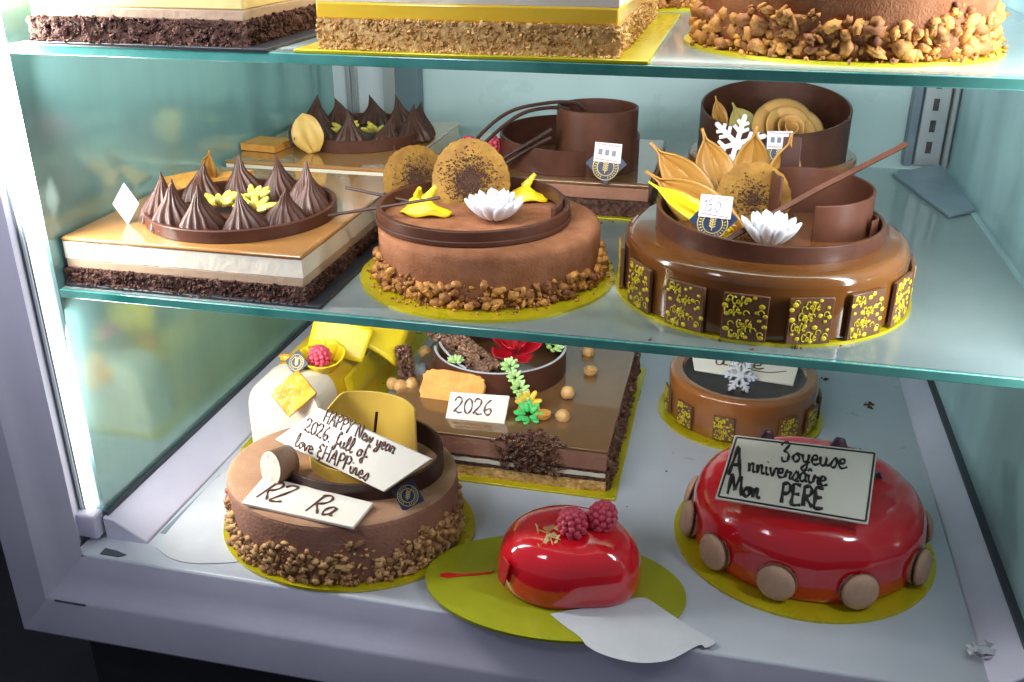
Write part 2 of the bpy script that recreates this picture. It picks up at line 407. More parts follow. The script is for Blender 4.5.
def write(mb, text, x, y, h, slope=0.0, r=.0016, z=0.0, lean=0.0, sx=1.0, flat=.85, k=4, seg=6, jit=0, M=None):
    rnd = random.Random(len(text)*7 + int(h*10000))
    for ch in text:
        w, strokes = G[ch]
        dy = rnd.uniform(-jit, jit)*h
        for st in strokes:
            pts = smooth_line([(x + (px + lean*py)*h*sx, y + (py)*h + slope*px*h + dy, z) for px, py in st], k)
            q = rnd.uniform(0, 6); mb.tube(pts, [r*(1 + .28*math.sin(q + i*1.1)) for i in range(len(pts))], seg, flat=flat, M=M)
        x += w*h*sx; y += slope*w*h*sx
    return x

# ------------------------------------------------------------------ shared decoration meshes
def rnd_noise(p, s, seed=0): return noise.noise(Vector((p[0]*s+seed, p[1]*s+seed*.7, p[2]*s-seed)))

def rough_slab(x0, x1, y0, y1, z0, z1, step, amp, fr, seed=0):
    """a slab whose sides are uneven like cut cake"""
    mb = MB()
    nx = max(2, int((x1-x0)/step)); ny = max(2, int((y1-y0)/step)); nz = max(2, int((z1-z0)/step))
    def disp(p, n):
        d = amp*(noise.noise(Vector(p)*fr + Vector((seed, 0, 0))) + .6*noise.noise(Vector(p)*fr*2.3 + Vector((0, seed, 3))))
        q = Vector(p) + Vector(n)*d
        return q
    def nrm(p):
        e = 1e-6
        n = Vector((0, 0, 0))
        if abs(p[0]-x0) < e: n.x -= 1
        if abs(p[0]-x1) < e: n.x += 1
        if abs(p[1]-y0) < e: n.y -= 1
        if abs(p[1]-y1) < e: n.y += 1
        return n
    def side(fn, nu):
        mb.grid(nu, nz, lambda u, v: (lambda p: disp(p, nrm(p)))(fn(u, v)))
    side(lambda u, v: (x0+(x1-x0)*u, y0, z0+(z1-z0)*v), nx)
    side(lambda u, v: (x0+(x1-x0)*u, y1, z0+(z1-z0)*v), nx)
    side(lambda u, v: (x0, y0+(y1-y0)*u, z0+(z1-z0)*v), ny)
    side(lambda u, v: (x1, y0+(y1-y0)*u, z0+(z1-z0)*v), ny)
    mb.add([(x0,y0,z1),(x1,y0,z1),(x1,y1,z1),(x0,y1,z1),(x0,y0,z0),(x1,y0,z0),(x1,y1,z0),(x0,y1,z0)], [(0,1,2,3),(7,6,5,4)])
    return mb

def crumby(mb, x0, x1, y0, y1, h, n, r, seed):
    """loose crumbs sticking out of the cut front and right faces"""
    rnd = random.Random(seed)
    lx, ly = x1-x0, y1-y0
    for i in range(n):
        d = rnd.uniform(-.003, .0015); z = rnd.uniform(0, h)
        if rnd.random() < lx/(lx+ly): p = Vector((rnd.uniform(x0, x1), y0-d*.8, z))
        else: p = Vector((x1+d*.8, rnd.uniform(y0, y1), z))
        mb.chunk(p, r*rnd.uniform(.4, 1.2), rnd)
    for i in range(n//14):
        q = r*rnd.uniform(.3, .9)
        mb.chunk(Vector((rnd.uniform(x0, x1), y0-rnd.uniform(.002, .011), q*.5)), q, rnd)
    return mb

def round_body(R, h, edge=.008, seg=96, rx=1, ry=1, top_drop=0):
    prof = [(0, 0), (R*.98, 0), (R, .003)]
    for i in range(7):
        a = (PI/2)*i/6
        prof.append((R-edge+edge*math.cos(a), h-edge+edge*math.sin(a)))
    for q in (.75, .5, .25, 0): prof.append((R*q, h-top_drop*(1-q)))
    return MB().lathe(prof, seg, rx, ry)

def round_board(name, label, rx, ry, loc, m=None, t=.004, rz=0):
    mb = MB().lathe([(0,0),(1,0),(1.0,t*.5),(1,t),(0,t)], 128, rx, ry)
    o = mb.build(name, m or gold, None, loc, (0, 0, rz), ang=30)
    return tag(o, label, 'cake board', 'cake boards under the cakes')

def slab_board(name, label, x0, x1, y0, y1, loc, m, t=.004, rz=0):
    o = MB().box(x0, x1, y0, y1, 0, t).build(name, m, None, loc, (0, 0, rz), bevel=.001)
    return tag(o, label, 'cake board', 'cake boards under the cakes')

def nut_band(R, h, n, rmin, rmax, seed, rx=1, ry=1, a0=0, a1=2*PI, hvar=.5):
    rnd = random.Random(seed); mb = MB()
    for i in range(n):
        a = rnd.uniform(a0, a1)
        top = h*(1 + hvar*noise.noise(Vector((math.cos(a)*3, math.sin(a)*3, seed))))
        z = top*rnd.random()**1.25
        r = rmin*.6 + (rmax*1.1-rmin*.6)*rnd.random()**2.2
        out = R + rnd.uniform(-.002, .008)*(1 - z/(h*1.6)) 
        mb.chunk(Vector((out*rx*math.cos(a), out*ry*math.sin(a), max(r*.6, z))), r, rnd)
    for i in range(n//7):
        a = rnd.uniform(a0, a1); out = R + rnd.uniform(.004, .022); r = rnd.uniform(rmin*.4, rmin*.9)
        mb.chunk(Vector((out*rx*math.cos(a), out*ry*math.sin(a), r*.6)), r, rnd)
    return mb

def kiss_mesh(R, h, bend=.15, ridges=9, tw=.5, ph=0):
    mb = MB(); prof = []
    for i in range(15):
        t = i/14
        r = R*(.90*(1-t)**1.25 + .22*math.sin(PI*min(1, (t+.06)*1.5))*(1-t)**1.2 + .10*(1-t)**.5) if t < 1 else 0.0004
        prof.append((max(r, .0006), h*t))
    def fn(a, j, r, z):
        t = z/h
        return r*(1 + .135*(1-t*.5)*math.cos(ridges*(a + t*tw)) + .05*math.sin(2*a+ph)), z
    mb.lathe(prof, 96, fn=fn)
    for p in mb.v:
        t = p.z/h; p.x += bend*R*t**3; p.y += .12*R*math.sin(t*4+ph)*t
        p += Vector((noise.noise(p*60+Vector((ph,0,0))), noise.noise(p*60+Vector((0,ph,0))), 0))*.0012
    return mb

def daisy_mesh(R, n, plen, pw, rise=.5, seed=1, rings=2):
    rnd = random.Random(seed); mb = MB()
    for k in range(rings):
        for i in range(n - k*3):
            a = 2*PI*(i + .5*k)/(n - k*3) + rnd.uniform(-.1, .1)
            e = rise + k*.35 + rnd.uniform(-.1, .1)
            d = Vector((math.cos(a)*math.cos(e), math.sin(a)*math.cos(e), math.sin(e)))
            c = Vector((math.cos(a), math.sin(a), 0))*R*(.45 - .15*k) + d*plen*.5 + Vector((0, 0, .003))
            M = Matrix.Translation(c) @ d.to_track_quat('X', 'Z').to_matrix().to_4x4()
            mb.ball((0, 0, 0), 1, (plen*.5, pw*.5, pw*.28), 10, 8, M=M)
    return mb

def raspberry_mesh(R):
    mb = MB(); n = 0
    mb.ball((0, 0, R*.95), R*.86, (1, 1, 1.15), 12, 8)
    for i in range(8):
        th = PI*(i+.35)/8; m = max(3, int(11*math.sin(th)+.5))
        for j in range(m):
            ph = 2*PI*(j + .5*(i % 2))/m
            p = Vector((math.sin(th)*math.cos(ph)*R*.88, math.sin(th)*math.sin(ph)*R*.88, R*.95+math.cos(th)*R*1.06))
            mb.ball(p, R*.27, (1, 1, 1), 8, 6)
    return mb

def disc_mesh(R, t, seed):
    """a thin wavy edged caramel disc standing in its local x-z plane"""
    mb = MB(); n = 72
    def rad(a): return R*(1 + .025*noise.noise(Vector((math.cos(a)*3, math.sin(a)*3, seed))) + .012*math.sin(26*a))
    vs = []; fs = []
    for sgn in (-1, 1):
        for q in (0, .3, .6, .88, 1.0):
            for i in range(n):
                a = 2*PI*i/n; r = rad(a)*q
                vs.append((r*math.cos(a), sgn*t*(.5 if q < 1 else .25) + .06*R*q*q*math.sin(a*2+seed), r*math.sin(a)))
    for s in range(2):
        for q in range(4):
            for i in range(n):
                a = s*5*n + q*n + i; b = s*5*n + q*n + (i+1) % n
                fs.append((a, b, b+n, a+n))
    for i in range(n): fs.append((4*n+i, 4*n+(i+1) % n, 9*n+(i+1) % n, 9*n+i))
    return mb.add(vs, fs)

def dust_mesh(R, n, seed, y=-.0035):
    """specks of cocoa sprinkled on the face of a disc"""
    rnd = random.Random(seed); mb = MB()
    for i in range(n):
        a = rnd.uniform(0, 2*PI); r = R*abs(rnd.gauss(0, .36))
        if r > R*.92: continue
        yy = .06*R*(r/R)**2*math.sin(a*2+seed)
        mb.chunk(Vector((r*math.cos(a), y + yy, r*math.sin(a))), rnd.uniform(.0004, .0013), rnd)
    return mb

def leaf_mesh(base, tip, W, bow=.02, cup=.012, normal=(0, -1, .2), rnd_=False):
    """a pointed spoon shaped chocolate leaf with a midrib"""
    base = Vector(base); tip = Vector(tip); d = tip - base; L = d.length; d.normalize()
    nrm = Vector(normal); nrm = (nrm - d*nrm.dot(d)).normalized(); sd = d.cross(nrm)
    mb = MB()
    def w(u):
        e = .97 if rnd_ else .86
        body = max(0, 1-((u-.42)/(e-.42))**2)**(.5 if rnd_ else .85) if u > .42 else .35+.65*math.sin(PI/2*u/.42)
        return W*max(body, .16*(1-u)/.3 if u > .7 else 0, .03)
    def fn(u, v):
        s = (v-.5)*2
        off = bow*math.sin(PI*u) + cup*.7*(s*s) + .004*math.exp(-(s*7)**2)*(1-.3*u) + .0012*math.sin(9*s + 5*u)
        return base + d*L*u + sd*s*w(u)*.5 + nrm*off
    return mb.grid(22, 14, fn)

def petal_mesh(R, seed):
    """drooping yellow bract: a half shell with a thin stem rising from it"""
    mb = MB()
    def fn(u, v):
        a = (u-.5)*PI*.98; s = math.sin(a); c = math.cos(a)
        w = .12 + .88*v
        return (R*1.35*s*w, -R*.75*v*c - .1*R, R*.75*(1-v*v)*(.35+.65*c) + .08*R*math.sin(5*a)*v)
    mb.grid(20, 10, fn)
    mb.tube([(0, -.05*R, R*.62), (R*.2, -.05*R, R*.9), (R*.5, 0, R*1.3)], [R*.24, R*.15, R*.07], 8)
    return mb

def snowflake_mesh(R, t):
    mb = MB()
    for k in range(6):
        M = Matrix.Rotation(k*PI/3 + .2, 4, 'Y')
        mb.box(-R*.09, R*.09, -t, t, 0, R, M)
        for q, l in ((.42, .34), (.68, .26)):
            for s in (-1, 1):
                M2 = M @ Matrix.Translation((0, 0, R*q)) @ Matrix.Rotation(s*.95, 4, 'Y')
                mb.box(-R*.065, R*.065, -t*.96, t*.96, 0, R*l, M2)
        mb.ball((0, 0, R), R*.1, (1, t/R*8, 1), 8, 6, M=M)
    mb.lathe([(0, -t*1.1), (R*.22, -t*1.1), (R*.22, t*1.1), (0, t*1.1)], 12, M=Matrix.Rotation(PI/2, 4, 'X'))
    return mb

def emblem(parent, R, z, mtl=None, cx=0, cy=0):
    """ring shaped gold crest with an ear of wheat, as printed on the card"""
    mb = MB()
    for r in (R, R*.66):
        pts = [(cx+r*math.cos(2*PI*i/40), cy+r*math.sin(2*PI*i/40), z) for i in range(41)]
        mb.tube(pts, R*.035, 5, flat=.4)
    for i in range(26):
        if i in (6, 7, 19, 20): continue
        a = 2*PI*i/26; c = Vector((cx+R*.83*math.cos(a), cy+R*.83*math.sin(a), z))
        mb.tube([c - Vector((math.cos(a), math.sin(a), 0))*R*.08, c + Vector((math.cos(a+.4), math.sin(a+.4), 0))*R*.08], R*.035, 5, flat=.4)
    mb.tube([(cx, cy-R*.48, z), (cx, cy+R*.45, z)], R*.03, 5, flat=.4)
    for i in range(5):
        for s in (-1, 1):
            y = cy - R*.3 + i*R*.17
            mb.tube([(cx, y, z), (cx+s*R*.2, y+R*.15, z)], [R*.03, R*.06], 5, flat=.4)
    return mb.build('emblem', mtl or gold_ink, parent)

def card_at(name, label, M, s=.024, diamond=True, stick=True, digits='', group='price cards on the cakes', cat='price card', rot=0.0, face=None):
    """small square card on edge; its local z faces out"""
    t = thing(name, label, cat, (0, 0, 0), group)
    t.matrix_world = M
    R = Matrix.Rotation(PI/4 + rot if diamond else rot, 4, 'Z')
    MB().box(-s/2*1.41*.72, s/2*1.41*.72, -s/2*1.41*.72, s/2*1.41*.72, -.0008, .0008, R).build('card', face or navy, t)
    if face is None: emblem(t, s*.44, .0012, cy=-s*.12 if stick else 0)
    if stick:
        w = s*.47; h = s*.33
        MB().box(-w, w, -h, h, .0022, .0028, Matrix.Translation((0, s*.38, 0)) @ Matrix.Rotation(.06, 4, 'Z')).build('sticker', sticker, t)
        pm = MB()
        for yy in (s*.38-h*.78, s*.38+h*.78): pm.box(-w*.86, w*.86, yy-.0005, yy+.0005, .0028, .0031)
        pm.build('printed_line', ink_red, t)
        dm = MB()
        if digits: write(dm, digits, -w*.72, s*.38-h*.42, h*.95, r=.0006, z=.0033, k=3, seg=5)
        else:
            for q in range(3): dm.box(-w*.7+q*w*.5, -w*.7+q*w*.5+w*.3, s*.38-h*.3, s*.38+h*.3, .0028, .0032)
        dm.build('digits', ink_grey, t)
    return t

def cafe_square(parent, a, R, zc, w, h, seed, tilt=0.0):
    """dark chocolate square printed with yellow beans and lettering, stood against the side"""
    rnd = random.Random(seed)
    c = Vector((R*math.cos(a), R*math.sin(a), zc))
    o = MB().box(-w/2, w/2, -.0022, .0022, -h/2, h/2).build('chocolate_square', choc_square, parent, c, (tilt, 0, a + PI/2), bevel=.0006)
    pm = MB()
    Mx = Matrix.Rotation(PI/2, 4, 'X')
    def bean(x, y, r):
        pm.ball((x, y, .0026), r, (1, .8, .22), 10, 6, M=Mx)
    M1 = Mx @ Matrix.Translation((0, 0, .0027))
    for i in range(4):
        y = -h*.45 + i*h*.245 + rnd.uniform(-.01, .01)*h
        x = -w*.44 + ((i*7+seed) % 3)*w*.14
        rot = Matrix.Rotation(rnd.uniform(-.12, .30), 4, 'Z')
        xx = write(pm, 'Café' if True else '', 0, 0, h*.165, r=.00078, k=3, seg=5, sx=1.0, M=M1 @ Matrix.Translation((x, y, 0)) @ rot)
    for x, y in ((-.36,.36),(.02,.40),(.36,.30),(.30,-.02),(-.40,.06),(.38,-.40),(-.08,-.10),(.02,-.44),(.22,.14),(-.42,-.28),(-.28,-.40),(.42,.06),(.18,.44),(-.14,.08),(.12,-.16),(.44,-.18),(-.42,.24)):
        bean((x + rnd.uniform(-.04, .04))*w, (y + rnd.uniform(-.03, .03))*h, w*rnd.uniform(.045, .078))
    for x, y in ((-.18,.26),(.20,-.26),(.34,.14),(-.30,-.16),(.02,.10),(-.02,-.30),(.36,-.34),(-.36,.40)):
        pts = [((x+.07*math.cos(t)*(1-t*.08))*w, (y+.07*math.sin(t)*(1-t*.08))*h, 0) for t in [i*.5 for i in range(9)]]
        pm.tube(pts, .0007, 5, M=M1, flat=.6)
    pm.build('yellow_print', print_y, o)
    return o

# ------------------------------------------------------------------ heights of the levels
ZT, ZM, ZF = -.148, -.455, -.840

# ------------------------------------------------------------------ setting
o = MB().add([(-12,-12,0),(12,-12,0),(12,12,0),(-12,12,0)], [(0,1,2,3)]).build('floor', floor_m, None, (0, 0, -1.55)); tag(o, kind='structure')
o = MB().box(-9, 9, 5.0, 5.1, 0, 4.5).build('wall', room_m, None, (0, 0, -1.55)); tag(o, kind='structure')

# ------------------------------------------------------------------ display case
case = thing('display_case', 'white framed refrigerated glass display case holding all the cakes on its shelves', 'display case', (-.215, 1.0, -1.55))
CX, CY, CZ = -.215, 1.0, -1.55
def cpart(mb, name, m, **k):
    for p in mb.v: p.x -= CX; p.y -= CY; p.z -= CZ
    return mb.build(name, m, case, **k)
# moulded frame swept round the opening: (outward offset, depth)
prof = [(-.012,1.0),(-.006,.950),(.0,.945),(.030,.937),(.058,.930),(.066,.9245),(.072,.9215),(.128,.916),(.134,.920),(.134,1.0)]
XL, XR, ZB, ZU = -.842, .435, -.838, .42
LS = .80
def frame_strip(side):
    mb = MB(); vs = []
    pr = [(.014,.9465),(.003,.9445)] + prof[3:] if side == 'b' else [(.042,1.0),(.030,.972),(.004,.948)] + prof[2:]
    n = len(pr)
    for t in (0, 1):
        for o_, y in pr:
            if side == 'l': vs.append((XL-o_*LS, y, (ZB-o_) if t == 0 else ZU))
            elif side == 'r': vs.append((XR+o_, y, (ZB-o_) if t == 0 else ZU))
            else: vs.append(((XL-o_*LS) if t == 0 else (XR+o_), y, ZB-o_))
    fs = [(i, i+1, n+i+1, n+i) for i in range(n-1)]
    return mb.add(vs, fs)
cpart(frame_strip('l'), 'frame_stile', white_paint, ang=25)
cpart(frame_strip('r'), 'frame_stile', white_paint, ang=25)
cpart(frame_strip('b'), 'frame_rail', white_paint, ang=25)
cpart(MB().box(-.90, .50, .985, 2.0, -1.55, -.965), 'plinth', plinth_m)
# dark gap and seam in the frame corner
cpart(MB().prism([(-.820,.9535),(-.790,.9535),(-.782,.960),(-.800,.965),(-.820,.967)], -.8398, -.8385), 'corner_gap', seal_m)
cpart(MB().box(-.885, -.835, .9205, .9232, -.9088, -.9074), 'corner_seam', gap_dark)
# deck with raised sloping kerbs
cpart(MB().box(-.86, .46, .947, 1.955, ZF-.06, ZF), 'deck', deck_paint, bevel=.004)
for s, x0, x1 in ((-1, -.834, -.768), (1, .400, .356)):
    vs = []
    for y in ((.990 if s < 0 else .956), 1.95):
        vs += [(x0, y, ZF-.01), (x0, y, -.804), (x0 + (x1-x0)*.25, y, -.806), (x1, y, ZF+.004), (x1, y, ZF-.01)]
    cpart(MB().add(vs, [(0,1,6,5),(1,2,7,6),(2,3,8,7),(3,4,9,8),(4,3,2,1,0),(5,6,7,8,9)]), 'kerb', white_paint, bevel=.002)
    cpart(MB().box(x0-.001 if s < 0 else x0-.008, x0+.006 if s < 0 else x0+.002, .996, 1.949, -.8045, -.799), 'glass_seal', seal_m)
cpart(MB().prism([(-.764,1.018),(-.755,1.018),(-.750,1.18),(-.757,1.18)], ZF+.0002, ZF+.0012), 'groove_shade', bracket_m)  # dark grey strip stands in for the shade along the groove
st = mat('rust_stain', (.30,.20,.06), (.18,.10,.03), .7, 60)
for y, l in ((1.30, .035), (1.115, .020)):
    cpart(MB().prism([(.364,y),(.368,y+l*.3),(.366,y+l),(.361,y+l*.6)], ZF+.006, ZF+.0085), 'rust_stain', st)
# side glass, back panel
cpart(MB().box(-.850, -.836, 1.0005, 1.95, -.80, .42), 'side_glass', side_glass_m)
cpart(MB().box(.402, .416, 1.002, 1.95, -.80, .42), 'side_glass', side_glass_r)
cpart(MB().box(-.86, .43, 1.952, 1.98, -.86, .42), 'back_panel', backwall_m)
cpart(MB().box(-.86, .43, .93, 1.98, .42, .44), 'roof_panel', white_paint)
cpart(MB().box(-.858, -.720, 1.940, 1.9515, -.82, .40), 'back_door', door_m, bevel=.003)
for x in (-.880+.075, -.790): cpart(MB().box(x, x+.010, 1.930, 1.9395, -.82, .40), 'door_trim', alu, bevel=.002)
cpart(MB().box(-.718, -.640, 1.918, 1.951, -.83, .40), 'back_post', post_m, bevel=.004)
cpart(MB().box(-.716, -.690, 1.914, 1.9175, -.83, .40), 'post_trim', alu)
# slotted shelf rail at the right rear, bracket under the glass
rail = cpart(MB().box(.338, .386, 1.930, 1.951, -.455, .40), 'shelf_rail', alu, bevel=.003)
cpart(MB().box(.318, .336, 1.925, 1.951, -.455, .40), 'rail_edge', bracket_m, bevel=.003)
cpart(MB().box(.388, .399, 1.925, 1.951, -.455, .40), 'rail_edge', alu, bevel=.003)
for k in range(12):
    z = -.43 + k*.04
    mbs = MB().box(.356, .366, 1.9285, 1.9315, z, z+.022)
    for p in mbs.v: p.x -= CX; p.y -= CY; p.z -= CZ
    mbs.build('slot', gap_dark, rail)
vs = [(.290,1.835),(.372,1.915),(.388,1.900),(.391,1.625),(.345,1.582)]
cpart(MB().prism(vs, ZM+.001, ZM+.008), 'shelf_bracket', bracket_m, bevel=.002)
# glass shelves
def shelf(z, x0, x1):
    s = cpart(MB().box(x0, x1, 1.0045, 1.90, z-.012, z), 'glass_shelf', shelf_m)
    e = MB().box(x0, x1, .999, 1.004, z-.0118, z-.0002)
    for p in e.v: p.x -= CX; p.y -= CY; p.z -= CZ
    e.build('shelf_edge', edge_m, s, bevel=.0012)
    return s
shelf(ZT, -.834, .399); shelf(ZM, -.834, .385)
# light strip in the left front corner
led = emission('led_light', (1, .985, .94), 3)
cpart(MB().box(-.862, -.847, .9935, .999, -.795, .40), 'led_strip', led, bevel=.001)
cpart(MB().box(-.895, -.8625, .994, 1.000, -.800, .40), 'led_holder', bracket_m)
for xx in (-.8665, -.874, -.884): cpart(MB().box(xx-.0022, xx+.0022, .9915, .9938, -.800, .40), 'holder_ridge', alu)
cpart(MB().box(-.878, -.838, .978, 1.002, -.835, -.797), 'led_end_cap', white_paint, bevel=.003)
cpart(MB().box(.404, .420, .982, .999, -.83, .40), 'side_strip', alu, bevel=.003)

# things lying on the deck
def sheet(name, label, cat, pts, z, m, bump=.003, seed=0, group=None):
    cx = sum(p[0] for p in pts)/len(pts); cy = sum(p[1] for p in pts)/len(pts)
    out = smooth_line([(p[0]-cx, p[1]-cy, 0) for p in pts+[pts[0]]], 4)[:-1]
    o = MB().prism([(p.x, p.y) for p in out], 0, .0007).build(name, m, None, (cx, cy, z), smooth=False)
    return tag(o, label, cat, group)

# ================================================================== TOP SHELF
# layered white cream slab on black card, left
B = (-.665, 1.13, ZT+.004)
slab_board('cake_board', 'black cake board under the white cream slab cake on the top shelf', -.155, .150, -.155, .20, (-.655, 1.15, ZT), black_card)
t = thing('slab_cake', 'white cream slab cake with dark crumb base at left of top shelf', 'cake', B, 'layered slab cakes')
crumby(rough_slab(-.139, .133, -.124, .20, 0, .026, .004, .005, 90, 1), -.139, .133, -.124, .20, .027, 1500, .0030, 1).build('crumb_base', sponge_dark, t, ang=60)
MB().box(-.137, .131, -.121, .198, .0255, .038).build('praline_layer', cream_tan, t, bevel=.002)
MB().box(-.137, .131, -.121, .198, .0375, .060).build('mousse_layer', cream_gold, t, bevel=.002)
MB().box(-.1375, .1315, -.1215, .1985, .0595, .150).build('cream_layer', cream, t, bevel=.004)
# yellow and white slab on gold card, middle
slab_board('cake_board', 'square gold cake board under the lemon slab cake on the top shelf', -.185, .200, -.165, .30, (-.290, 1.165, ZT), gold)
t = thing('slab_cake', 'lemon slab cake with oat crumb base and yellow jelly layer on top shelf', 'cake', (-.287, 1.17, ZT+.004), 'layered slab cakes')
crumby(rough_slab(-.165, .165, -.155, .27, 0, .031, .005, .003, 80, 5), -.165, .165, -.155, .27, .031, 2200, .0028, 2).build('crumb_base', sponge_oat, t, ang=80)
MB().box(-.166, .164, -.1535, .268, .0305, .049).build('jelly_layer', gel_yellow, t, bevel=.003)
rough_slab(-.1645, .1625, -.152, .2665, .0485, .150, .006, .0012, 30, 3).build('cream_layer', cream, t, ang=60)
# round cocoa cake with big nuts, right
round_board('cake_board', 'round gold cake board under the nutty chocolate cake at right of top shelf', .176, .172, (.108, 1.205, ZT))
t = thing('round_cake', 'tall cocoa mousse cake with large caramel nuts round its foot on top shelf', 'cake', (.108, 1.205, ZT+.004), 'nut crumbed chocolate cakes')
round_body(.158, .15, .01).build('cake_body', mousse, t, ang=50)
o = nut_band(.157, .040, 900, .004, .0105, 3, hvar=.7).build('nut_crumbs', nuts, t, ang=180); tag(o, kind='stuff')
# partly hidden cake behind
round_board('cake_board', 'gold cake board at the rear of the top shelf between two cakes', .150, .145, (-.185, 1.655, ZT))
t = thing('round_cake', 'nut crumbed cake at rear of top shelf, mostly hidden by the lemon slab', 'cake', (-.185, 1.655, ZT+.004), 'nut crumbed chocolate cakes')
round_body(.126, .15, .01).build('cake_body', mousse, t, ang=50)
o = nut_band(.126, .05, 360, .006, .011, 8).build('nut_crumbs', nuts, t, smooth=False); tag(o, kind='stuff')

# ================================================================== MIDDLE SHELF
kiss3 = [kiss_mesh(.0285, .063, .2, 12, .4, 0), kiss_mesh(.0275, .067, -.15, 13, .6, 2), kiss_mesh(.029, .060, .45, 12, .3, 4)]
def kisses(t, pts, z, mtl=None, s=1.0):
    rnd = random.Random(len(pts)); first = {}
    for i, (x, y) in enumerate(pts):
        sc = s*rnd.uniform(.90, 1.06); k = rnd.randrange(3); rt = (rnd.uniform(-.09,.09), rnd.uniform(-.09,.09), rnd.uniform(0, 6))
        if k not in first:
            o = first[k] = kiss3[k].build('chocolate_peak', choc_kiss, t, (x, y, z), rt, ang=80)
        else:
            o = dup(first[k], t, (x, y, z), rt)
        o.scale = (sc, sc, sc*rnd.uniform(.90, 1.08))

def almonds(t, c, n, seed):
    rnd = random.Random(seed)
    for k, (ox, oy, oz) in enumerate(c):
        mb = MB()
        for i in range(n):
            a = 2*PI*i/n + rnd.uniform(-.2, .2); e = rnd.uniform(.15, .6)
            d = Vector((math.cos(a)*math.cos(e), math.sin(a)*math.cos(e), math.sin(e)))
            M = Matrix.Translation(d*.017) @ d.to_track_quat('X', 'Z').to_matrix().to_4x4()
            mb.ball((0,0,0), 1, (.0145, .0052, .0046), 10, 7, M=M)
        mb.build('almond_cluster', almond_y, t, (ox, oy, oz))

def slab_caramel(name, label, loc, x0, x1, y0, y1, h, seed):
    t = thing(name, label, 'cake', loc, 'layered slab cakes')
    hb = h*.32
    crumby(rough_slab(x0, x1, y0, y1, 0, hb, .004, .005, 90, seed), x0, x1, y0, y1, hb, 1500, .0029, seed).build('crumb_base', sponge_dark, t, ang=60)
    MB().box(x0+.002, x1-.002, y0+.002, y1-.002, hb-.001, hb+h*.20).build('praline_layer', cream_tan, t, bevel=.002)
    rough_slab(x0+.002, x1-.002, y0+.002, y1-.002, hb+h*.195, h-.006, .008, .001, 30, seed).build('cream_layer', cream, t, ang=60)
    MB().box(x0+.0005, x1-.0005, y0+.0005, y1-.0005, h-.0065, h).build('glaze', glaze_caramel, t, bevel=.004, bseg=3)
    return t

# front left slab with ring of ganache peaks
slab_board('cake_board', 'black cake board under the caramel slab at front left of middle shelf', -.176, .180, -.195, .20, (-.655, 1.205, ZM), black_card)
h = .061
t = slab_caramel('slab_cake', 'caramel glazed slab with ring of piped ganache peaks at front left of middle shelf', (-.660, 1.215, ZM+.004), -.173, .163, -.197, .185, h, 11)
M1 = t
MB().arcband(.128, .006, 0, .017, 0, 2*PI, 96).build('chocolate_ring', choc_mid, t, (.012, -.054, h), bevel=.0012)
MB().lathe([(0,0),(.122,0),(.122,.004),(0,.004)], 64).build('ganache_disc', choc_mid, t, (.012, -.054, h))
px = [(-.757,1.145),(-.722,1.115),(-.672,1.102),(-.622,1.115),(-.583,1.150),(-.573,1.205),(-.600,1.255),(-.652,1.282),(-.708,1.280),(-.752,1.240)]
kisses(t, [((x+.667)*1.02+.012, (y-1.195)*1.02-.054) for x, y in px], h+.003)
almonds(t, [(-.014, -.066, h+.014), (.040, -.070, h+.014), (.014, -.030, h+.012)], 9, 2)
for i, (x, y, r, s) in enumerate(((-.132, .045, .4, 1.0), (-.070, .072, -.15, 1.15), (-.112, .025, 1.1, .7))):
    mb = rough_slab(-.030*s, .030*s, -.011, .011, 0, .008, .004, .0022, 90, i)
    mb.build('caramel_wafer', biscuit_m, t, (x, y, h+.012), (.25, -.15, r), ang=60)
lf = leaf_mesh((-.104, .075, h+.010), (-.090, .055, h+.060), .026, .006, .004)
lf.build('chocolate_leaf', gold_choc, t, solid=.002)
card_at('price_card', 'blank white card standing on edge at the corner of the front caramel slab', frame_from((-.780, 1.092, ZM+.004+h+.026), (.45, -1, .15), (0, .1, 1)), .026, stick=False, face=sticker).scale = (.9, 1.5, 1)

# rear left slab
slab_board('cake_board', 'dark cake board under the rear caramel slab of the middle shelf', -.150, .178, -.185, .195, (-.690, 1.640, ZM), black_card)
h = .060
t = slab_caramel('slab_cake', 'caramel slab with dark ganache peaks and square biscuit at rear left of middle shelf', (-.690, 1.640, ZM+.004), -.138, .165, -.200, .185, h, 21)
MB().arcband(.125, .006, 0, .021, 0, 2*PI, 96).build('chocolate_ring', choc_mid, t, (.020, .010, h), bevel=.0012)
MB().lathe([(0,0),(.118,0),(.118,.004),(0,.004)], 64).build('ganache_disc', choc_dark, t, (.020, .010, h))
px = [(-.095,.055),(-.060,.095),(.000,.115),(.060,.100),(.105,.058),(.120,-.002),(.085,-.055),(.025,-.082),(-.035,-.062)]
kisses(t, [(x+.010, y+.008) for x, y in px], h+.003)
almonds(t, [(-.005, .010, h+.010), (.055, .015, h+.010)], 9, 5)
mb = rough_slab(-.034, .034, -.030, .030, 0, .012, .005, .0022, 80, 9)
mb.build('square_biscuit', biscuit_m, t, (-.105, -.105, h+.001), (0, 0, -.12), ang=60)
leaf_mesh((-.008, -.122, h+.002), (-.026, -.116, h+.066), .056, .010, .004, (.1, -1, .2), rnd_=True).build('chocolate_leaf', cream_leaf, t, solid=.002)
card_at('price_card', 'small card seen edge on beside the yellow leaf of the rear caramel slab', frame_from((-.737, 1.515, ZM+.004+h+.026), (-.9, -.8, .1), (0, .1, 1)), .024, stick=False, face=navy)

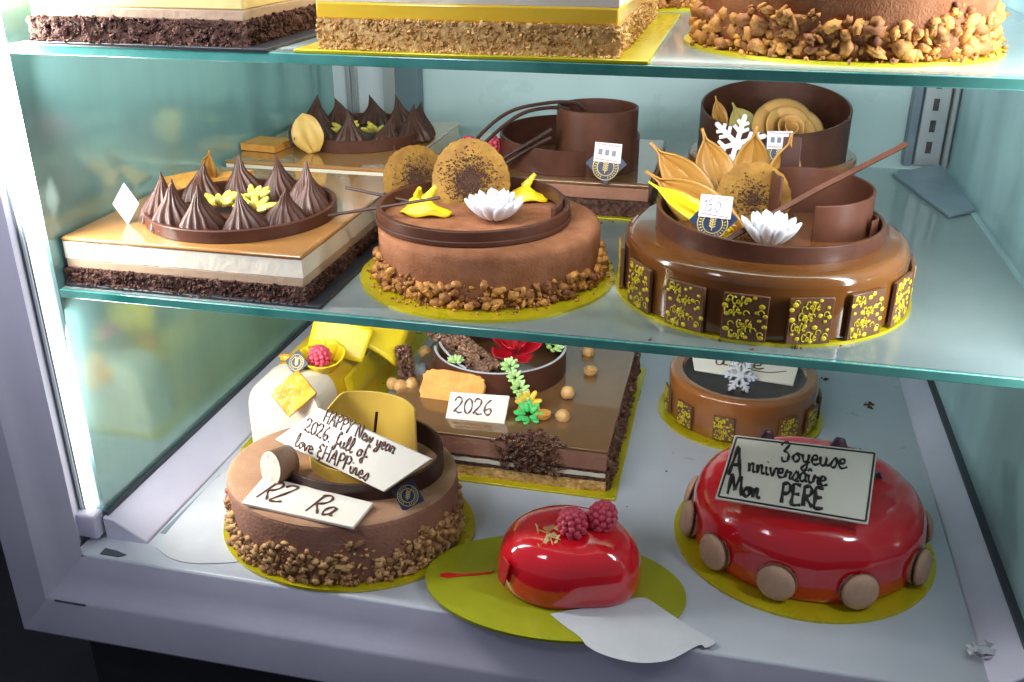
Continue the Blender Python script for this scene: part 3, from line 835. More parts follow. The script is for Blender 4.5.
# middle cocoa cake
round_board('cake_board', 'round gold cake board under the cocoa cake in middle of middle shelf', .171, .171, (-.306, 1.182, ZM))
H = .070
t = thing('round_cake', 'cocoa dusted mousse cake with white sugar daisy and two caramel discs', 'cake', (-.306, 1.193, ZM+.004), 'nut crumbed chocolate cakes')
round_body(.148, H, .010).build('cake_body', mousse, t, ang=50)
o = nut_band(.147, .030, 1000, .0028, .0080, 13, hvar=.75).build('nut_crumbs', nuts, t, ang=180); tag(o, kind='stuff')
rg = MB().arcband(.128, .007, 0, .020, 0, 2*PI, 110)
rg.arcband(.1305, .003, .001, .0075, 0, 2*PI, 110)
rg.build('chocolate_ring', choc_mid, t, (-.022, .000, H), bevel=.001)
MB().arcband(.119, .006, .010, .028, -.25, 1.9, 40).build('chocolate_curl', choc_mid, t, (-.022, .000, H), bevel=.001)
MB().lathe([(0,0),(.121,0),(.121,.0025),(0,.0025)], 64).build('cocoa_top', mousse, t, (-.022, .0, H))
for i, (x, y, R, rx, rz) in enumerate(((-.040, .050, .057, -.22, -.12), (-.128, .080, .048, -.30, .55))):
    d = disc_mesh(R, .005, 2+i*3).build('caramel_disc', disc_m, t, (x, y, H+R*(.62 if i == 0 else .50)), (rx, .1, rz), ang=50)
    dust_mesh(R, 2600 if i == 0 else 1500, 2+i*3).build('cocoa_specks', cocoa_dust, d, smooth=False)
daisy_mesh(.026, 11, .038, .0165, .85, 4, 2).build('sugar_daisy', petal_white, t, (.012, -.022, H+.004))
MB().ball((0,0,.008), .011, (1,1,.7), 12, 8).build('daisy_centre', biscuit_m, t, (.012, -.022, H+.006))
for (x, y, R, rx, rz) in ((-.084, -.010, .027, 0, .05), (-.098, .028, .028, .7, -.5), (.030, .085, .026, 0, .15)):
    petal_mesh(R, 1).build('yellow_petal', yellow_choc, t, (x, y, H+.006), (rx, 0, rz), solid=.002)
for a, b in (((-.208, -.050, H+.004), (-.055, -.043, H+.036)), ((-.215, .03, H+.020), (-.105, .020, H+.008))):
    MB().tube([a, tuple((p+q)/2 for p, q in zip(a, b)), b], .0022, 8).build('chocolate_stick', choc_dark, t)

# rear chocolate slab with collars
slab_board('cake_board', 'gold edged cake board under the chocolate slab at rear of middle shelf', -.200, .180, -.150, .195, (-.290, 1.605, ZM), gold)
H = .054
t = thing('slab_cake', 'chocolate glazed slab with tall chocolate collars and looped strips at rear of middle shelf', 'cake', (-.290, 1.605, ZM+.004), 'layered slab cakes')
rough_slab(-.182, .172, -.140, .18, 0, .026, .005, .005, 70, 31).build('crumb_base', sponge_dark, t, ang=80)
MB().box(-.180, .170, -.138, .178, .0255, H-.008).build('mousse_layer', mousse_rose, t, bevel=.002)
MB().box(-.181, .171, -.139, .179, H-.0085, H).build('glaze', glaze_choc, t, bevel=.004, bseg=3)
MB().arcband(.118, .004, 0, .052, 0, 2*PI, 96, zf=lambda u: .046+.006*math.cos(2*PI*u-2)).build('chocolate_collar', choc_mid, t, (.020, -.002, H), bevel=.001)
MB().arcband(.066, .004, 0, .100, 0, 2*PI, 80).build('chocolate_cylinder', choc_mid, t, (.072, -.045, H), bevel=.001)
P = [[(-.140,-.085,.002),(-.120,-.083,.050),(-.070,-.075,.098),(-.010,-.068,.116),(.035,-.062,.118),(.050,-.050,.104)],
     [(-.132,-.092,.002),(-.105,-.090,.045),(-.050,-.082,.096),(.000,-.074,.110),(.030,-.068,.106)],
     [(.008,-.102,.078),(-.025,-.108,.055),(-.062,-.113,.030),(-.085,-.117,.010)],
     [(.008,-.104,.064),(-.030,-.112,.042),(-.072,-.118,.012)]]
for p in P: MB().tube(smooth_line([(x, y, z*.90+H) for x, y, z in p], 7), .0050, 8, flat=.6).build('chocolate_loop', choc_dark, t)
rb = raspberry_mesh(.0165)
r1 = rb.build('raspberry', raspberry_m, t, (-.150, -.030, H)); dup(r1, t, (-.112, -.026, H), (0, .3, 1))
card_at('price_card', 'navy card with a tilted white sticker leaning on the rear chocolate collar', frame_from((-.186, 1.447, ZM+.004+H+.034), (.05, -1, .25), (.1, .2, 1)), .044, rot=.12)

# rear right round cake with rose
round_board('cake_board', 'round gold cake board under the rose topped cake at rear of middle shelf', .150, .150, (.068, 1.735, ZM))
H = .056
t = thing('round_cake', 'amber glazed cake with chocolate collar around a caramel rose at rear of middle shelf', 'cake', (.068, 1.735, ZM+.004), 'glazed caramel cakes')
round_body(.144, H, .008).build('cake_body', glaze_amber, t)
MB().lathe([(0,0),(.137,0),(.136,.0015),(0,.002)], 80).build('glaze_top', glaze_brown, t, (0, 0, H-.0002))
MB().arcband(.126, .004, 0, .074, -.35, 2*PI-.42, 96, zf=lambda u: .081+.023*math.sin(-.35+(2*PI-.07)*u)).build('chocolate_collar', choc_mid, t, (-.002, -.015, H), bevel=.001)
MB().arcband(.120, .003, 0, .070, -.55, -.25, 12).build('collar_end', choc_dark, t, (.004, -.015, H), bevel=.001)
# rose
rnd = random.Random(6)
for k, (R0, n, hh, tl) in enumerate(((.009, 2, .040, .1), (.017, 3, .042, .3), (.028, 4, .040, .7), (.040, 5, .034, 1.1))):
    for i in range(n):
        a0 = 2*PI*(i + .43*k)/n + rnd.uniform(-.15, .15)
        lift = rnd.uniform(-.003, .003); wide = rnd.uniform(1.25, 1.5); sp = .005*rnd.uniform(-1, 1)
        mb = MB()
        def fn(u, v):
            a = a0 + (u-.5)*2*PI/n*wide
            q = (u-.5)*2
            curl = max(0, v-.62)/.38
            z = (hh + lift)*(v - .30*v*abs(q)**2.2) - .010*tl*curl**2
            r = R0*(.45 + .55*v) + tl*.010*math.sin(v*PI/2) + .011*tl*curl**1.5 + .003*q*sp*200*.2
            return (r*math.cos(a), r*math.sin(a), z)
        mb.grid(14, 12, fn)
        mb.build('rose_petal', rose_m, t, (.014, -.062, H+.034), (.80, .1, .3), solid=.0018)
leaf_mesh((-.035, -.06, H+.020), (-.075, -.045, H+.088), .05, .006, .004).build('chocolate_leaf', olive_leaf, t, solid=.002)
leaf_mesh((-.085, -.06, H+.040), (-.104, -.055, H+.100), .026, .006, .004).build('chocolate_leaf', gold_choc, t, solid=.002)
snowflake_mesh(.042, .0028).build('sugar_snowflake', petal_white, t, (-.062, -.222, H+.058), (-.18, 0, .0), bevel=.0006)
card_at('price_card', 'navy card with white sticker leaning on the collar of the rose topped cake', frame_from((.073, 1.580, ZM+.004+H+.036), (-.1, -1, .2), (0, .2, 1)), .042, rot=-.1)

# front right brown cake with printed squares
round_board('cake_board', 'round gold cake board under the large brown cake with printed squares', .186, .184, (.050, 1.207, ZM))
H = .080
BX, BY = .050, 1.200
t = thing('round_cake', 'large brown glazed cake with yellow printed squares and an open chocolate cylinder', 'cake', (BX, BY, ZM+.004), 'glazed caramel cakes')
round_body(.174, H, .016).build('cake_body', glaze_brown, t)
for i, f in enumerate((-82, -54, -29, -6, 17, 40, 63, 86, 110, -108)):
    cafe_square(t, -PI/2 + math.radians(f), .1775, .029, .050, .055, 40+i, tilt=0)
MB().arcband(.139, .0045, 0, .030, -PI*1.5+.5, PI*.5-.05, 120, zf=lambda u: .019+.016*(1-u)**2, rf=lambda u: .139-.016*max(0, u-.8)/.2).build('chocolate_ring', choc_mid, t, (.002, .002, H-.002), bevel=.001)
MB().arcband(.024, .003, 0, .026, -.9, 2.6, 30).build('chocolate_curl', choc_mid, t, (.108, -.004, H-.002), bevel=.001)
MB().arcband(.063, .0035, 0, .078, -1.75, PI+.6, 60, zf=lambda u: .046+.026*u).build('chocolate_cylinder', choc_mid, t, (.064, .018, H-.002), bevel=.001)
MB().box(-.012, .012, -.0015, .0015, 0, .098).build('chocolate_plate', choc_dark, t, (.026, .094, H-.004), (-.05, 0, 0), bevel=.0008)
L = [((-.026,-.010,.0),(-.155,.028,.056),.062,gold_choc),((-.060,.040,.010),(-.155,.062,.086),.056,gold_choc),((-.050,.082,.008),(-.092,.108,.098),.058,gold_choc),((-.022,.098,.010),(-.022,.112,.106),.056,gold_choc),((.020,.080,.008),(.022,.098,.100),.052,gold_choc)]
for i, (a, b, w, m_) in enumerate(L):
    leaf_mesh((a[0], a[1], a[2]+H-.012), (b[0], b[1]+.006, b[2]+H-.002), w*.92, -.010, .012, (-.15+.1*i, -1, .35)).build('chocolate_leaf', m_, t, solid=.0025)
leaf_mesh((-.040,-.022, H-.004), (-.150, .014, H+.046), .026, .016, .002, (-.15,-1,.35)).build('chocolate_leaf', yellow_choc, t, solid=.002)
d = disc_mesh(.0465, .004, 9).build('caramel_disc', disc_m, t, (-.018, .022, H+.030), (-.22, 0, -.05), ang=50)
dust_mesh(.044, 600, 9).build('cocoa_specks', cocoa_dust, d, smooth=False)
MB().tube([(-.050, -.070, H+.000), (.055, .0, H+.052), (.158, .055, H+.101)], .0042, 4).build('chocolate_stick', choc_mid, t, smooth=False)
daisy_mesh(.023, 11, .038, .0155, .90, 7, 2).build('sugar_daisy', petal_white, t, (.002, -.070, H+.000))
card_at('price_card', 'navy card with priced white sticker in front of the golden leaves of the brown cake', frame_from((-.014, 1.128, ZM+H+.032), (.02, -1, .35), (.1, .2, 1)), .040, digits='15.0', rot=.18)

# ================================================================== LOWER DECK
# yellow log
slab_board('cake_board', 'gold cake board under the yellow log cake at left of lower deck', -.085, .085, -.26, .27, (-.676, 1.52, ZF), gold)
t = thing('log_cake', 'yellow log cake with white cream end and raspberry in a yellow cup on lower deck', 'cake', (-.676, 1.52, ZF+.004))
hw, hh = .064, .128
sec = [(-hw, 0), (-hw*1.0, hh-hw)] + [(-hw*math.copysign(abs(math.cos(a))**.72, math.cos(a)), hh-hw+hw*math.sin(a)**.72) for a in [PI*i/20 for i in range(1, 20)]] + [(hw, hh-hw), (hw, 0)]
def logpart(y0, y1, s, name, m_, dome=False):
    mb = MB(); n = len(sec); rows = []
    steps = [(y1, 1.0), (y0+.008, 1.0), (y0+.003, .99), (y0, .965)] if dome else [(y1, 1.0), (y0, 1.0)]
    vs = []; fs = []
    for y, q in steps:
        for x, z in sec: vs.append((x*s*q, y, z*s*(.5+.5*q)))
    for k in range(len(steps)-1):
        for i in range(n-1): fs.append((k*n+i, k*n+i+1, (k+1)*n+i+1, (k+1)*n+i))
    fs.append(tuple(range(n))); e = (len(steps)-1)*n; fs.append(tuple(e+i for i in range(n)))
    return mb.add(vs, fs).build(name, m_, t, ang=35)
logpart(-.255, -.185, 1.02, 'cream_end', cream, True)
logpart(-.186, .23, 1.0, 'cake_body', cream_yellow)
MB().box(-.030, .030, -.026, .026, 0, .006, Matrix.Rotation(.78, 4, 'Z')).build('orange_fruit', orange_jelly, t, (.022, -.256, hh-.014), (1.0, 0, .1), bevel=.002)
cup = MB()
for k in range(7):
    a = 2*PI*k/7
    cup.grid(6, 6, lambda u, v: ((.018+.016*v+.004*math.sin(u*PI))*math.cos(a+u*1.15), (.018+.016*v+.004*math.sin(u*PI))*math.sin(a+u*1.15), .030*v*(1-.25*abs(u-.5)) ))
cup.build('chocolate_cup', yellow_choc, t, (.036, -.165, hh-.006), (.25, .1, 0), solid=.002)
r = rb.build('raspberry', raspberry_m, t, (.036, -.170, hh+.002), (.5, 0, 0)); r.scale = (1.1, 1.1, 1.1)
for x, y, z, s in ((-.030,-.170,.006,.012), (-.010,-.140,.004,.014), (.000,-.195,.004,.010)):
    MB().ball((0,0,0), s, (1,.7,.5), 10, 7, .4, 9, 2).build('orange_piece', orange_jelly, t, (x, y, hh+z))
mb = MB()
mb.grid(12, 8, lambda u, v: (.100*u + .012*v, .045*v, .062*v*(1-.35*u) + .012*abs(u-.45) - .030*max(0, u-.6)))
mb.build('chocolate_sheet', yellow_choc, t, (-.012, -.130, hh-.008), (.15, 0, .05), solid=.003)
mb = MB(); mb.grid(10, 8, lambda u, v: (.090*u, .060*v + .02*u, .040*v + .018*math.sin(u*PI) - .035*u))
mb.build('chocolate_sheet', yellow_choc, t, (.040, -.090, hh-.004), (.1, 0, -.15), solid=.003)
mb = MB(); mb.grid(10, 8, lambda u, v: (.055 + .010*v + .006*math.sin(v*4), -.15 + .30*u, .020 + .075*v))
mb.build('chocolate_sheet', yellow_choc, t, (.004, .0, .0), (0, 0, 0), solid=.003)
card_at('brand_tag', 'navy tag with gold crest beside the raspberry on the yellow log cake', frame_from((-.668, 1.312, ZF+.004+hh+.018), (-.1, -1, .6), (0, .3, 1)), .030, stick=False, group='navy tags with gold crests', cat='brand tag')

# chocolate slab with 2026
slab_board('cake_board', 'gold rectangular cake board under the chocolate slab marked 2026', -.20, .205, -.235, .24, (-.330, 1.485, ZF), gold)
H = .075
t = thing('slab_cake', 'chocolate glazed slab with red flower in a chocolate collar and hazelnuts on lower deck', 'cake', (-.330, 1.485, ZF+.004), 'layered slab cakes')
rough_slab(-.190, .187, -.220, .205, 0, .018, .005, .003, 70, 41).build('crumb_base', sponge_oat, t, ang=80)
rough_slab(-.190, .187, -.219, .204, .0175, .026, .005, .002, 70, 42).build('sponge_layer', sponge_dark, t, ang=80)
rough_slab(-.190, .186, -.2195, .204, .0255, .033, .006, .0015, 60, 43).build('cream_layer', cream, t, ang=60)
rough_slab(-.190, .187, -.219, .204, .0325, .038, .005, .002, 70, 44).build('sponge_layer', sponge_dark, t, ang=80)
MB().box(-.190, .188, -.221, .206, .0375, H-.004).build('mousse_layer', mousse_rose, t, bevel=.002)
MB().box(-.191, .189, -.222, .207, H-.0045, H).build('glaze', glaze_choc, t, bevel=.0018, bseg=3)
rnd = random.Random(5); mb = MB()
for i in range(420):
    mb.chunk(Vector((.189 + rnd.uniform(-.002, .006), rnd.uniform(-.218, .203), rnd.random()**1.3*(H-.006))), rnd.uniform(.002, .0055), rnd)
o = mb.build('side_crumbs', crunch_dark, t, smooth=False); tag(o, kind='stuff')
mb = MB()
for i in range(520):
    u = rnd.gauss(0, .42); v = rnd.random()
    if abs(u) > 1: continue
    x = .062 + u*.055 + .012*v; 
    if v < .6: p = Vector((x, -.223 - rnd.uniform(0, .006), H*(1-v*1.1)))
    else: p = Vector((x, -.222 + (v-.6)*.09*(1-abs(u)), H + rnd.uniform(0, .006)))
    mb.chunk(p, rnd.uniform(.002, .005), rnd)
o = mb.build('crunch_patch', crunch_dark, t, smooth=False); tag(o, kind='stuff')
cl = MB().arcband(.118, .004, 0, .045, -PI*.5-1.3, PI*1.5-1.6, 90)
cl.arcband(.112, .004, 0, .044, PI+.1, PI+1.25, 30, rf=lambda u: .112-.012*math.sin(u*PI))
cl.build('chocolate_collar', choc_mid, t, (-.040, .025, H), bevel=.001)
rim = MB().arcband(.1181, .0042, 0, .0006, -PI*.5-1.3, PI*1.5-1.6, 90)
rim.arcband(.1122, .0044, -.001, .0002, PI+.1, PI+1.25, 30, rf=lambda u: .1122-.012*math.sin(u*PI))
rim.build('frosted_rim', plastic_m, t, (-.040, .025, H+.0452))
mb = MB()
for i in range(900):
    u = rnd.uniform(-1, 1); a = rnd.uniform(0, 6.28)
    mb.chunk(Vector((u*.095, math.cos(a)*.024, math.sin(a)*.014)), rnd.uniform(.0028, .0052), rnd)
o = mb.build('crunchy_bar', crunch_mid, t, (-.105, .022, H+.030), (0, .12, -.72), smooth=False); tag(o, kind='stuff')
mb = MB()
for i in range(240):
    u = rnd.uniform(-1, 1); a = rnd.uniform(0, 6.28)
    mb.chunk(Vector((u*.034, math.cos(a)*.012, math.sin(a)*.010)), rnd.uniform(.0025, .0048), rnd)
o = mb.build('crunchy_bar', crunch_dark, t, (-.215+.02, -.045, H+.022), (0, 1.2, -.9), smooth=False); tag(o, kind='stuff')
fl = MB()
for k in range(5):
    a = 2*PI*k/5 + .3
    fl.grid(8, 8, lambda u, v: (lambda r, s: (r*math.cos(a + s*.75), r*math.sin(a + s*.75), .010 + .042*v**1.4*(1-.4*s*s) + .006*s*s))(.006+.045*v*(1-.18*abs((u-.5)*2)), (u-.5)*2*(1-.45*v)))
fl.build('red_flower', flower_red, t, (-.012, .035, H+.022), (.55, .1, 0), solid=.0018)
fc = MB()
for k in range(3):
    a = 2*PI*k/3
    fc.grid(6, 6, lambda u, v: ((.006+.018*v)*math.cos(a+(u-.5)*1.6), (.006+.018*v)*math.sin(a+(u-.5)*1.6), .012+.034*v))
fc.build('flower_heart', flower_red, t, (-.012, .035, H+.022), (.4, 0, 0), solid=.0018)
su = daisy_mesh(.009, 8, .013, .0065, .5, 11, 2)
s1 = su.build('sugar_succulent', green_s, t, (-.096, -.066, H+.045))
for x, y, z, s in ((.052,.030,.046,1.35),(.000,-.068,.048,1.1),(.012,-.084,.036,1.0),(.022,-.098,.024,1.1),(.030,-.108,.012,1.0)):
    d = dup(s1, t, (x, y, H+z), (.5, 0, x*20)); d.scale = (s, s, s)
su.build('sugar_flower', yellow_f, t, (.040, -.112, H+.008), (.6, 0, .3)).scale = (1.5, 1.5, 1.1)
su.build('sugar_flower', green_f, t, (.048, -.145, H+.004), (.5, 0, .1)).scale = (1.6, 1.6, 1.0)
def biscuit(w, l, h_):
    pts = []
    for i in range(64):
        a = 2*PI*i/64; c, s_ = math.cos(a), math.sin(a)
        k = 1 + .03*math.sin(16*a)
        pts.append((w*math.copysign(abs(c)**.45, c)*k, l*math.copysign(abs(s_)**.45, s_)*k))
    return MB().prism(pts, 0, h_)
biscuit(.056, .030, .010).build('biscuit', biscuit_m, t, (-.092, -.098, H+.012), (.95, 0, -.05), bevel=.002)
nm = MB().ball((0,0,.011), .0125, (1,1,.95), 16, 12, .12, 7, 3)
n1 = nm.build('hazelnut', hazel, t, (.099, -.065, H))
for x, y in ((.099,-.127), (.095,.118), (-.185,.055), (-.183,-.090), (-.165,-.080), (-.20,-.083)):
    dup(n1, t, (x, y, H), (x*9, y*7, 1))
hn = MB().lathe([(0,.004),(.007,.004),(.009,.011),(.0125,.011),(.012,.004),(.008,0),(0,0)], 20)
hn.build('half_hazelnut', hazel, t, (.122, .035, H)); hn.build('half_hazelnut', biscuit_m, t, (.072, -.142, H))
mb = MB().grid(8, 6, lambda u, v: ((u-.5)*.045, (v-.5)*.030, .006*noise.noise(Vector((u*5, v*5, 3)))+.006))
mb.build('silver_foil', foil_m, t, (-.186, -.030, H), (.5, 0, .4), solid=.0006)

def plaque(name, label, c4, m=plaque_m, th=.005, border=None, seed=0):
    TL, TR, BR, BL = [Vector(p) for p in c4]
    c = (TL+TR+BR+BL)/4
    u = ((TR-TL)+(BR-BL)).normalized(); v = ((TL-BL)+(TR-BR)); n = u.cross(v).normalized(); v = n.cross(u)
    M = Matrix((u, v, n)).transposed().to_4x4(); M.translation = c
    Mi = M.inverted()
    P4 = [Mi @ p for p in (BL, BR, TR, TL)]
    mb = MB().prism([(p.x, p.y) for p in P4], -th/2, th/2)
    o = mb.build(name, m, None, bevel=.0012)
    o.matrix_world = M
    tag(o, label, 'message plaque', 'white chocolate message plaques')
    w = ((TR-TL).length + (BR-BL).length)/2; h_ = ((TL-BL).length + (TR-BR).length)/2
    if border:
        bm_ = MB(); q = [(p.x*.965, p.y*.93, th/2+.0004) for p in P4]
        for i in range(4): bm_.tube(smooth_line([q[i], tuple((a+b)/2+.0006*math.sin(i*3) for a, b in zip(q[i], q[(i+1) % 4])), q[(i+1) % 4]], 6), border, 6, flat=.6)
        bm_.build('icing_border', icing_black, o)
    return o, w, h_, th/2+.0004

o, w, h_, z = plaque('message_plaque', 'small white chocolate plaque with 2026 in brown icing on the chocolate slab',
    [(-.412,1.338,-.728),(-.314,1.345,-.728),(-.315,1.312,-.763),(-.413,1.310,-.763)])
mb = MB(); write(mb, '2026', -w*.40, -h_*.24, h_*.56, r=.0014, z=z, sx=1.15); mb.build('icing_writing', icing_brown, o)

# small round cake behind
round_board('cake_board', 'round gold cake board under the small amber cake on lower deck', .146, .144, (.057, 1.585, ZF))
H = .080
t = thing('round_cake', 'small amber glazed cake with sunken dark top and printed squares on lower deck', 'cake', (.058, 1.592, ZF+.004), 'glazed caramel cakes')
R = .131
prof = [(0,0),(R-.001,0),(R,.003)] + [(R-.010+.010*math.cos(a), H-.010+.010*math.sin(a)) for a in [PI/2*i/6 for i in range(7)]]
prof += [(R-.022, H-.002), (R-.028, H-.010)]
MB().lathe(prof, 96).build('cake_body', glaze_amber, t)
MB().lathe([(R-.020, H-.0022), (R-.030, H-.010), (R-.036, H-.014), (0, H-.014)], 96).build('dark_top', choc_dark, t)
for i, f in enumerate((-74, -45, -12, 36, 62, 90)):
    cafe_square(t, -PI/2 + math.radians(f), R+.003, .027, .036, .044, 80+i)
snowflake_mesh(.030, .006).build('sugar_snowflake', petal_white, t, (-.008, -.050, H+.010), (-.55, .4, 0), bevel=.001)
o, w, h_, z = plaque('message_plaque', 'cream plaque with dark script behind the snowflake on the small amber cake',
    [(-.045,1.625,-.720),(.160,1.635,-.720),(.140,1.540,-.752),(-.028,1.556,-.752)])
mb = MB(); write(mb, 'u.r e', -.05, -.022, .030, r=.0013, z=z, sx=1.5); mb.tube(smooth_line([(.0,-.024,z),(.04,-.028,z),(.072,-.020,z)],5), .0011, 6, flat=.6); mb.build('icing_writing', icing_brown, o)

# front left cocoa cake
round_board('cake_board', 'oval gold cake board under the tan cake at front left of lower deck', .188, .157, (-.502, 1.103, ZF+.001))
H = .094
t = thing('round_cake', 'tan velvet cake with nut crumb foot and yellow chocolate wall, under two plaques', 'cake', (-.506, 1.101, ZF+.005), 'nut crumbed chocolate cakes')
RX, RY = .168, .143
round_body(1, H, .010, rx=RX, ry=RY)
prof = [(0,0),(.985,0),(1,.003)] + [(1-.06+.06*math.cos(a), H-.010+.010*math.sin(a)) for a in [PI/2*i/6 for i in range(7)]] + [(.6,H),(.3,H),(0,H)]
MB().lathe(prof[:10], 110, RX, RY).build('cake_body', mousse_rose, t)
MB().lathe([(.994,H-.0035),(.975,H-.0012),(.94,H+.0006),(.6,H+.0008),(0,H+.0008)], 110, RX, RY).build('velvet_top', mousse_tan, t)
mb = nut_band(1.0, .034, 1, .001, .002, 2)
rnd = random.Random(17); mb = MB()
for i in range(1500):
    a = rnd.uniform(0, 2*PI); hv = .052*(1+.85*noise.noise(Vector((math.cos(a)*3, math.sin(a)*3, 5))))
    z = hv*rnd.random()**1.2; k = 1 + rnd.uniform(-.01, .035)*(1-z/.07); r = .0018 + .0062*rnd.random()**1.8
    mb.chunk(Vector((RX*k*math.cos(a), RY*k*math.sin(a), max(r*.6, z))), r, rnd)
o = mb.build('nut_crumbs', nuts_pale, t, ang=180); tag(o, kind='stuff')
MB().arcband(1, .045, 0, .026, -2.75, 2.3, 100, rx=.122, ry=.094, zf=lambda u: .020+.022*u).build('chocolate_ring', choc_dark, t, (.024, .014, H), bevel=.001)
MB().arcband(.080, .003, 0, .08, .35, PI+2.15, 70, rx=1, ry=.8, zf=lambda u: .084-.062*max(0, min(1, (u-.38)/.2))).build('chocolate_wall', wall_choc, t, (.026, .020, H), bevel=.0008)
lg = MB().lathe([(0,0),(.0165,0),(.0185,.002),(.0185,.035),(0,.035)], 32)
l1 = lg.build('nougat_roll', crunch_mid, t, (-.062, -.036, H+.022), (1.38, 0, -.40), ang=50); l1.scale = (1.15, 1.4, 1.0)
MB().lathe([(0,-.0008),(.0172,-.0008),(.0178,.0012),(0,.0014)], 32, M=Matrix.Translation((0,0,.0355))).build('nougat_cut', log_cut, l1)
MB().tube([(.046, .012, H+.040), (.054, .012, H+.090)], .0022, 8).build('chocolate_stick', choc_dark, t)
card_at('brand_tag', 'navy tag with gold crest leaning on the ring of the tan cake', frame_from((-.380, 1.026, -.722), (.12, -1, .40), (.1, .2, 1)), .032, stick=False, group='navy tags with gold crests', cat='brand tag', rot=-.12)
o, w, h_, z = plaque('message_plaque', 'large white plaque with three lines of brown writing leaning on the yellow wall',
    [(-.534,1.106,-.650),(-.339,1.010,-.650),(-.408,1.016,-.714),(-.612,1.110,-.714)])
mb = MB()
s0 = .0
write(mb, 'HAPPY New year', -w*.27, h_*.20, h_*.20, r=.0014, z=z, sx=1.02, lean=.15)
write(mb, '2026. full of', -w*.42, -h_*.04, h_*.21, r=.0014, z=z, sx=1.12, lean=.12)
write(mb, 'love ЄHAPPines', -w*.47, -h_*.31, h_*.21, r=.0014, z=z, sx=1.15, lean=.12)
mb.build('icing_writing', icing_brown, o)
o, w, h_, z = plaque('message_plaque', 'narrow white plaque reading RZ Ra lying on the tan cake',
    [(-.597,1.040,-.733),(-.424,1.012,-.733),(-.432,.958,-.737),(-.600,.978,-.737)])
mb = MB(); write(mb, 'RZ', -w*.42, -h_*.26, h_*.66, r=.0017, z=z, sx=.9, lean=.25); mb.build('icing_writing', icing_brown, o); mb = MB(); write(mb, 'Ra', w*.04, -h_*.32, h_*.66, r=.0017, z=z, sx=1.0, lean=.2); mb.build('icing_writing', icing_brown, o)

# red dome cake in front
mb = MB()
round_board('cake_board', 'green gold oval cake board under the small red dome cake', .175, .108, (-.178, 1.024, ZF+.0048), green_gold, .004, .10).rotation_euler = (0, .0229, .10)
RX, RY, H = .097, .080, .084
t = thing('dome_cake', 'small red mirror glazed dome cake topped with two raspberries at front of lower deck', 'cake', (-.162, 1.046, ZF+.0085), 'red glazed cakes'); t.rotation_euler = (0, .0229, 0)
prof = [(.90, 0), (.97, .02*H/.1), (1.0, .030)]
prof = [(0, 0), (.95, 0), (.985, .006)]
for i in range(15):
    a = PI/2*i/14
    prof.append((max(0.001, math.cos(a)**.50), .012 + (H-.012)*math.sin(a)**.85))
def dfn(a, j, r, z):
    # a soft cleft at the front gives the heart like outline
    c = math.exp(-((a - 1.62*PI)/.40)**2)*.13*(1 - .6*z/H) + .004*math.sin(7*a + z*60)
    lobe = .05*math.exp(-((a - 1.22*PI)/.5)**2)
    return r*(1 - c + lobe), z*(1 - .05*math.exp(-((a - 1.62*PI)/.5)**2))
MB().lathe(prof, 96, RX, RY, fn=dfn).build('cake_body', red_glaze, t, ang=80)
r = rb.build('raspberry', raspberry_m, t, (.006, -.010, H-.006), (.2, -.2, 0)); r.scale = (1.12, 1.12, 1.15)
r2 = dup(r, t, (.033, .006, H-.006), (.1, .35, 1))
rnd = random.Random(3); gl = MB()
for i in range(16):
    c = Vector((-.026+rnd.uniform(-.013,.013), -.026+rnd.uniform(-.014,.010), 0)); c.z = .012+(H-.012)*max(.1, 1-(c.x/RX)**2*.9-(c.y/RY)**2*.9)**.45 + rnd.uniform(.000,.003)
    Mx = Matrix.Translation(c) @ Matrix.Rotation(rnd.uniform(-.6,.6), 4, 'X') @ Matrix.Rotation(rnd.uniform(-.9,.9), 4, 'Y') @ Matrix.Rotation(rnd.uniform(0,6), 4, 'Z')
    gl.add([(-.012,-.005,0),(.006,-.009,0),(.013,.003,.001),(-.002,.009,0)], [(0,1,2,3)], Mx)
gl.build('gold_leaf', mat('gold_leaf_m', (.88,.70,.36), (.82,.58,.20), .35, 40, metal=.15), t, smooth=False, solid=.0005)
MB().box(-.009, .009, -.0010, .0010, -.019, .019).build('red_chocolate_tag', red_choc, t, (-.078, -.058, .036), (-.12, .15, -.85), bevel=.0008)
sm = MB(); rnd = random.Random(9)
pts = [(-.100,-.018),(-.118,-.026),(-.130,-.031),(-.148,-.036),(-.160,-.037),(-.170,-.042),(-.168,-.047),(-.158,-.047),(-.150,-.043),(-.136,-.037),(-.120,-.031),(-.105,-.024)]
sm.prism(pts, 0, .0012); sm.build('glaze_smear', red_glaze, t, (0, 0, .0002))

# red oval cake with macarons
round_board('cake_board', 'round gold cake board under the red birthday cake at right of lower deck', .182, .180, (.150, 1.213, ZF))
RX, RY, H = .160, .150, .106
t = thing('dome_cake', 'large red mirror glazed birthday cake ringed with brown macarons on lower deck', 'cake', (.152, 1.215, ZF+.004), 'red glazed cakes')
prof = [(0,0),(.97,0),(.99,.003),(1,.010),(1.002,.030),(.998,.050)]
for i in range(1, 15):
    a = PI/2*i/14
    prof.append((.998-.29*(1-math.cos(a)), .050 + (H-.005-.050)*math.sin(a)))
prof += [(.5, H-.003), (.3, H-.001), (0, H)]
def gfn(a, j, r, z):
    # glaze settles in soft runs and gathers at the foot
    k = .006*noise.noise(Vector((math.cos(a)*4, math.sin(a)*4, z*12))) + .004*noise.noise(Vector((math.cos(a)*11, math.sin(a)*11, z*30)))
    return r*(1+k), z + (.0012*noise.noise(Vector((r*math.cos(a)*5, r*math.sin(a)*5, 2))) if z > .05 else 0)
MB().lathe(prof, 140, RX, RY, fn=gfn).build('cake_body', red_glaze, t, ang=80)
mac_a = MB(); mac_b = MB()
